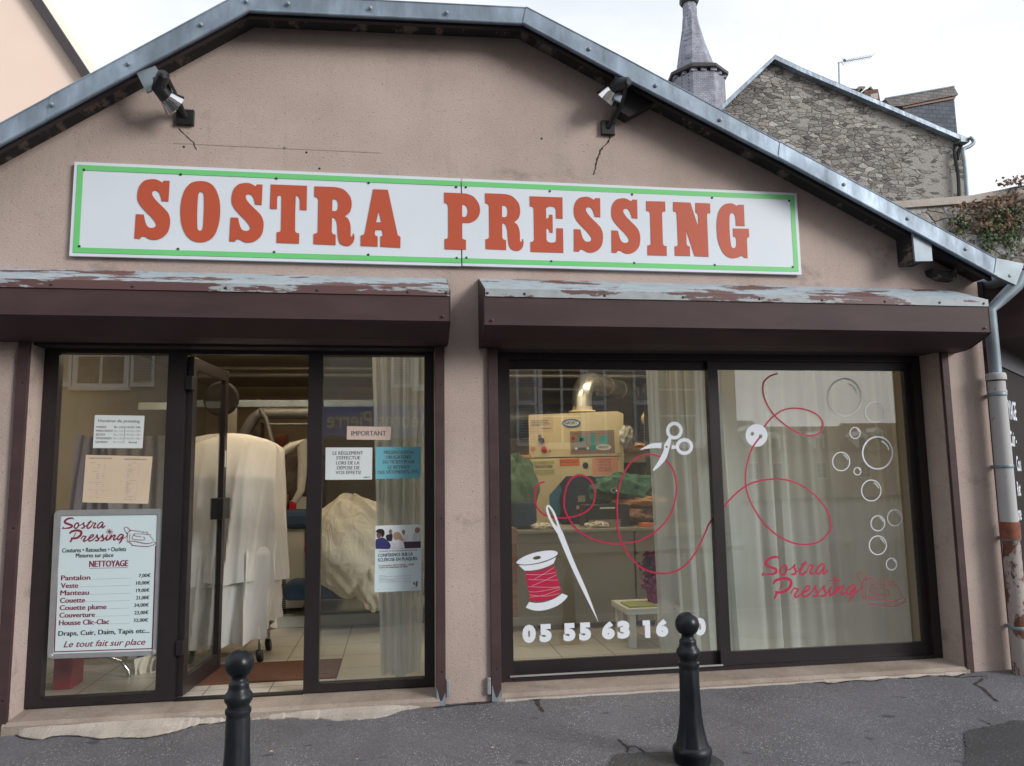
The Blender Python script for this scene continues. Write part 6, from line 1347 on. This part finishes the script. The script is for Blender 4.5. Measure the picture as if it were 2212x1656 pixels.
for y, x1_ in ((585, 450), (606, 455), (628, 475), (648, 350), (682, 490)): b.ribbon(PM, mp([(238 if y < 660 else 362, y), (x1_, y-6)]), .007, .0052, 0)
b.build('typed_line', MAT['ink'], cd_)
# drum door
db = mplate('door_surround', [(680, 1283), (1005, 1278), (1130, 1385), (1140, 1700), (1010, 1900), (640, 1900), (475, 1700), (472, 1520)], .0, .05, 'drum')
mplate('blue_band', [(1005, 1290), (1265, 1283), (1255, 1370), (1115, 1375)], .0, .02, 'drumb'); mplate('blue_band', [(470, 1520), (600, 1380), (640, 1500), (600, 1800), (475, 1700)], .052, .058, 'drumb')
dd = mplate('drum_door', ell(835, 1590, 235, 250, 40), .05, .13, 'drum'); mplate('door_plate', [(830, 1525), (922, 1522), (925, 1600), (832, 1602)], .13, .136, 'mgrey', dd); mplate('door_plate', [(812, 1650), (940, 1648), (941, 1690), (813, 1694)], .13, .138, 'orange', dd)
b = MB()
for x, h in ((300, 14), (340, 22), (395, 10), (455, 16), (520, 12), (600, 26), (650, 20), (690, 12)):
    p = PM.xyz(*PM.uv(*kM(x, 505-(x-203)*.042)), -.12); b = MB(); b.tube([p-Vector((0, 0, .02)), p+Vector((0, 0, h*.0022))], .012, 8); b.tube([p+Vector((-.02, 0, h*.0022)), p+Vector((.02, 0, h*.0022))], .008, 6); b.build('pipe_fitting', MAT['black'], mc)
b = MB()
for k in range(4):
    p = PM.xyz(*PM.uv(*kM(1405+k*6, 760+k*20)), -.3-.06*k); MB().tube([p, p+Vector((.06, -.02, .03)), p+Vector((.11, 0, -.05)), p+Vector((.09, .02, -.2-.05*k)), p+Vector((.02, .05, -.4))], .012, 8).build('hose', MAT['plastic'], mc, sm=True)
# ducts on top
pe = PM.xyz(*PM.uv(*kM(878, 455)), -.22); rr_ = .11
ed = thing('exhaust_duct', 'shiny elbow of galvanised exhaust duct on top of the cream machine', 'duct', pe)
b = MB(); b.lathe([(rr_+.035, 0), (rr_+.035, .02), (rr_, .022), (rr_, .06)], pe, 28); b.build('flange', MAT['machine'], ed, sm=True)
pts = [pe+Vector((0, 0, .02)), pe+Vector((0, 0, .16))]+[pe+Vector((.20*(1-math.cos(a))*.75, .20*(1-math.cos(a))*.65, .16+.20*math.sin(a))) for a in [R(15*i) for i in range(1, 7)]]
b = MB(); b.tube(pts, rr_, 28, False); b.build('elbow', MAT['duct'], ed, sm=True)
b = MB(); e0 = pts[-1]; ed_ = Vector((.62, .78, -.02)).normalized(); b.tube([e0, e0+ed_*2.4], rr_*.96, 24)
for k in range(1, 6): b.tube([e0+ed_*(.4*k), e0+ed_*(.4*k+.03)], rr_*1.05, 24)
b.build('run', MAT['ductd'], ed, sm=True)
b = MB(); a = at(1080, 905, 3.6); b.tube([(a.x-.6, 3.9, a.z-.02), (a.x+1.1, 3.9, a.z)], .2, 20); tag(b.build('black_drum', MAT['black'], sm=True), 'large black horizontal pipe left of the cream machine', 'pipe')
for x, z_, lb in ((-2.4, 2.62, 'lower of two dull pipes running under the shop ceiling'), (-2.4, 2.70, 'upper of two dull pipes running under the shop ceiling')): tag(MB().tube([(x, 4.3, z_), (3.6, 4.1, z_-.02)], .03, 10).build('ceiling_pipe', MAT['ductd'], sm=True), lb, 'pipe')
# right of the machine: cream motor head, shelf, dark goods, cartons
a = at(1410, 905, 3.4); mh = thing('cream_motor', 'cream rounded motor head on a post right of the machine', 'motor', (a.x, 3.4, 1.2))
blob(a.x, 3.4, a.z-.0, .13, .15, .11, 0, .0, 30, 16).build('head', MAT['machine'], mh, sm=True); b = MB(); q = at(1400, 990, 3.4); b.tube([(a.x-.06, 3.4, a.z-.08), (a.x-.06, 3.4, q.z+.12)], .045, 14); b.build('post', MAT['machine'], mh, sm=True)
def goods(nm, x0_, x1__, y0_, y1__, Y_, dep, mt_, lb, cat): a = at(x0_, y0_, Y_); c_ = at(x1__, y1__, Y_); return tag(MB().bbox(a.x, c_.x, Y_, Y_+dep, c_.z, a.z, .008).build(nm, MAT[mt_]), lb, cat)
goods('wall_shelf', 1343, 1500, 968, 976, 3.1, .4, 'orange', 'orange brown shelf board right of the cream machine', 'shelf'); goods('low_cupboard', 1343, 1500, 977, 998, 3.12, .36, 'machine', 'cream cupboard front below the orange shelf board', 'cupboard')
goods('dark_rack', 1343, 1500, 999, 1090, 3.3, .4, 'shelfd', 'dark goods rack below the cream cupboard', 'rack'); goods('carton', 1385, 1430, 1038, 1072, 3.2, .09, 'carton', 'cardboard carton standing in the dark rack', 'carton'); goods('small_carton', 1393, 1420, 1010, 1028, 3.2, .09, 'mgrey', 'small grey box standing in the dark rack', 'box')
p_ = at(1355, 945, 3.0); tag(blob(p_.x, 3.0, p_.z, .08, .08, .11, 5, .3, 40, 20).build('wrapped_bundle', MAT['plastic'], sm=True), 'plastic wrapped bundle at the right side of the machine', 'bundle')
p_ = at(1378, 963, 3.1); tag(blob(p_.x, 3.25, p_.z-.0, .16, .1, .035, 3, .2, 40, 14).build('folded_towel', MAT['orange'], sm=True), 'folded orange towel on the shelf right of the machine', 'towel')
goods('wall_shelf', 1080, 1148, 984, 991, 2.9, .3, 'orange', 'narrow orange shelf board left of the machine', 'shelf')
bx = at(1280, 850, 4.6); tag(MB().bbox(bx.x+.1, bx.x+2.4, 4.8, 5.0, bx.z-.02, bx.z+.05, .01).build('ceiling_batten', MAT['ductd']), 'dull batten fixed high on the back wall above the duct', 'batten')
# white side table with flowers and leaflets
YS_ = .95; st_ = thing('side_table', 'small white square side table beside the net curtain', 'table', (at(1395, 1330, YS_).x, YS_, FZ))
tx0, tx1, tz = at(1353, 1318, YS_).x, at(1470, 1318, YS_).x, at(1390, 1314, YS_).z
MB().bbox(tx0, tx1, YS_-.02, YS_+.42, tz-.045, tz, .004).build('tabletop', MAT['white'], st_)
for x in (tx0+.05, tx1-.05):
    for y in (YS_+.03, YS_+.37): MB().bbox(x-.026, x+.026, y-.026, y+.026, FZ, tz-.043, .003).build('leg', MAT['white'], st_)
p_ = at(1412, 1270, YS_+.2); vz = thing('flower_vase', 'purple artificial flowers in a dark vase on the white side table', 'vase', (p_.x, YS_+.2, tz))
b = MB(); b.lathe([(.045, 0), (.06, .05), (.055, .14), (.04, .17)], (p_.x, YS_+.2, tz), 20); b.build('vase', MAT['flower'], vz, sm=True)
b = MB()
for _ in range(260):
    d = Vector((rnd.gauss(0, .045), rnd.gauss(0, .045), rnd.uniform(.12, .40))); c_ = Vector((p_.x, YS_+.2, tz))+d; s_ = .02; n_ = Vector((rnd.gauss(0, 1), rnd.gauss(0, 1), rnd.gauss(0, 1))).normalized(); e_ = n_.orthogonal()*s_; g_ = n_.cross(e_)
    b.add([c_-e_, c_+g_*.7, c_+e_, c_-g_*.7], [(0, 1, 2, 3)])
b.build('blossoms', MAT['flower'], vz, fix=False)
b = MB()
for _ in range(22):
    a = rnd.uniform(2.2, 4.4); c_ = Vector((p_.x, YS_+.2, tz+rnd.uniform(.2, .36))); e_ = c_+Vector((math.cos(a)*.10, math.sin(a)*.08, rnd.uniform(-.02, .05))); b.add([c_, (c_+e_)/2+Vector((0, 0, .02)), e_, (c_+e_)/2-Vector((0, 0, .012))], [(0, 1, 2, 3)])
b.build('leaves', MAT['leaf'], vz, fix=False)
tag(MB().bbox(tx0+.03, tx0+.26, YS_+.02, YS_+.26, tz+.001, tz+.012, .002).build('leaflet_stack', MAT['greenp']), 'flat stack of leaflets on the white side table', 'leaflets')
# lit ceiling lamps; the unseen one by the door is added to brighten the sheet
for i, (x, y, L_) in enumerate([(1.35, 1.15, 1.2), (2.9, 1.2, 1.2), (1.3, 2.5, 1.2), (-1.2, 2.2, 1.2), (2.6, 2.9, 1.2), (-1.0, .62, 1.3)]):
    t_ = thing('ceiling_lamp', ['lit ceiling lamp just behind the phone number pane', 'lit ceiling lamp just behind the wordmark pane', 'lit ceiling lamp over the counter before the cream machine', 'lit ceiling lamp over the sheeted trolley', 'lit ceiling lamp deeper inside on the right, before the shelf', 'unseen ceiling lamp added inside the open door to brighten the sheet'][i], 'lamp', (x, y, 2.78), 'lit ceiling lamps in the shop')
    MB().bbox(x-L_/2, x+L_/2, y-.09, y+.09, 2.735, 2.779, .006).build('housing', MAT['wmach'], t_)
    MB().bbox(x-L_/2+.03, x+L_/2-.03, y-.07, y+.07, 2.70, 2.734, .01).build('diffuser', MAT['lamp'], t_)
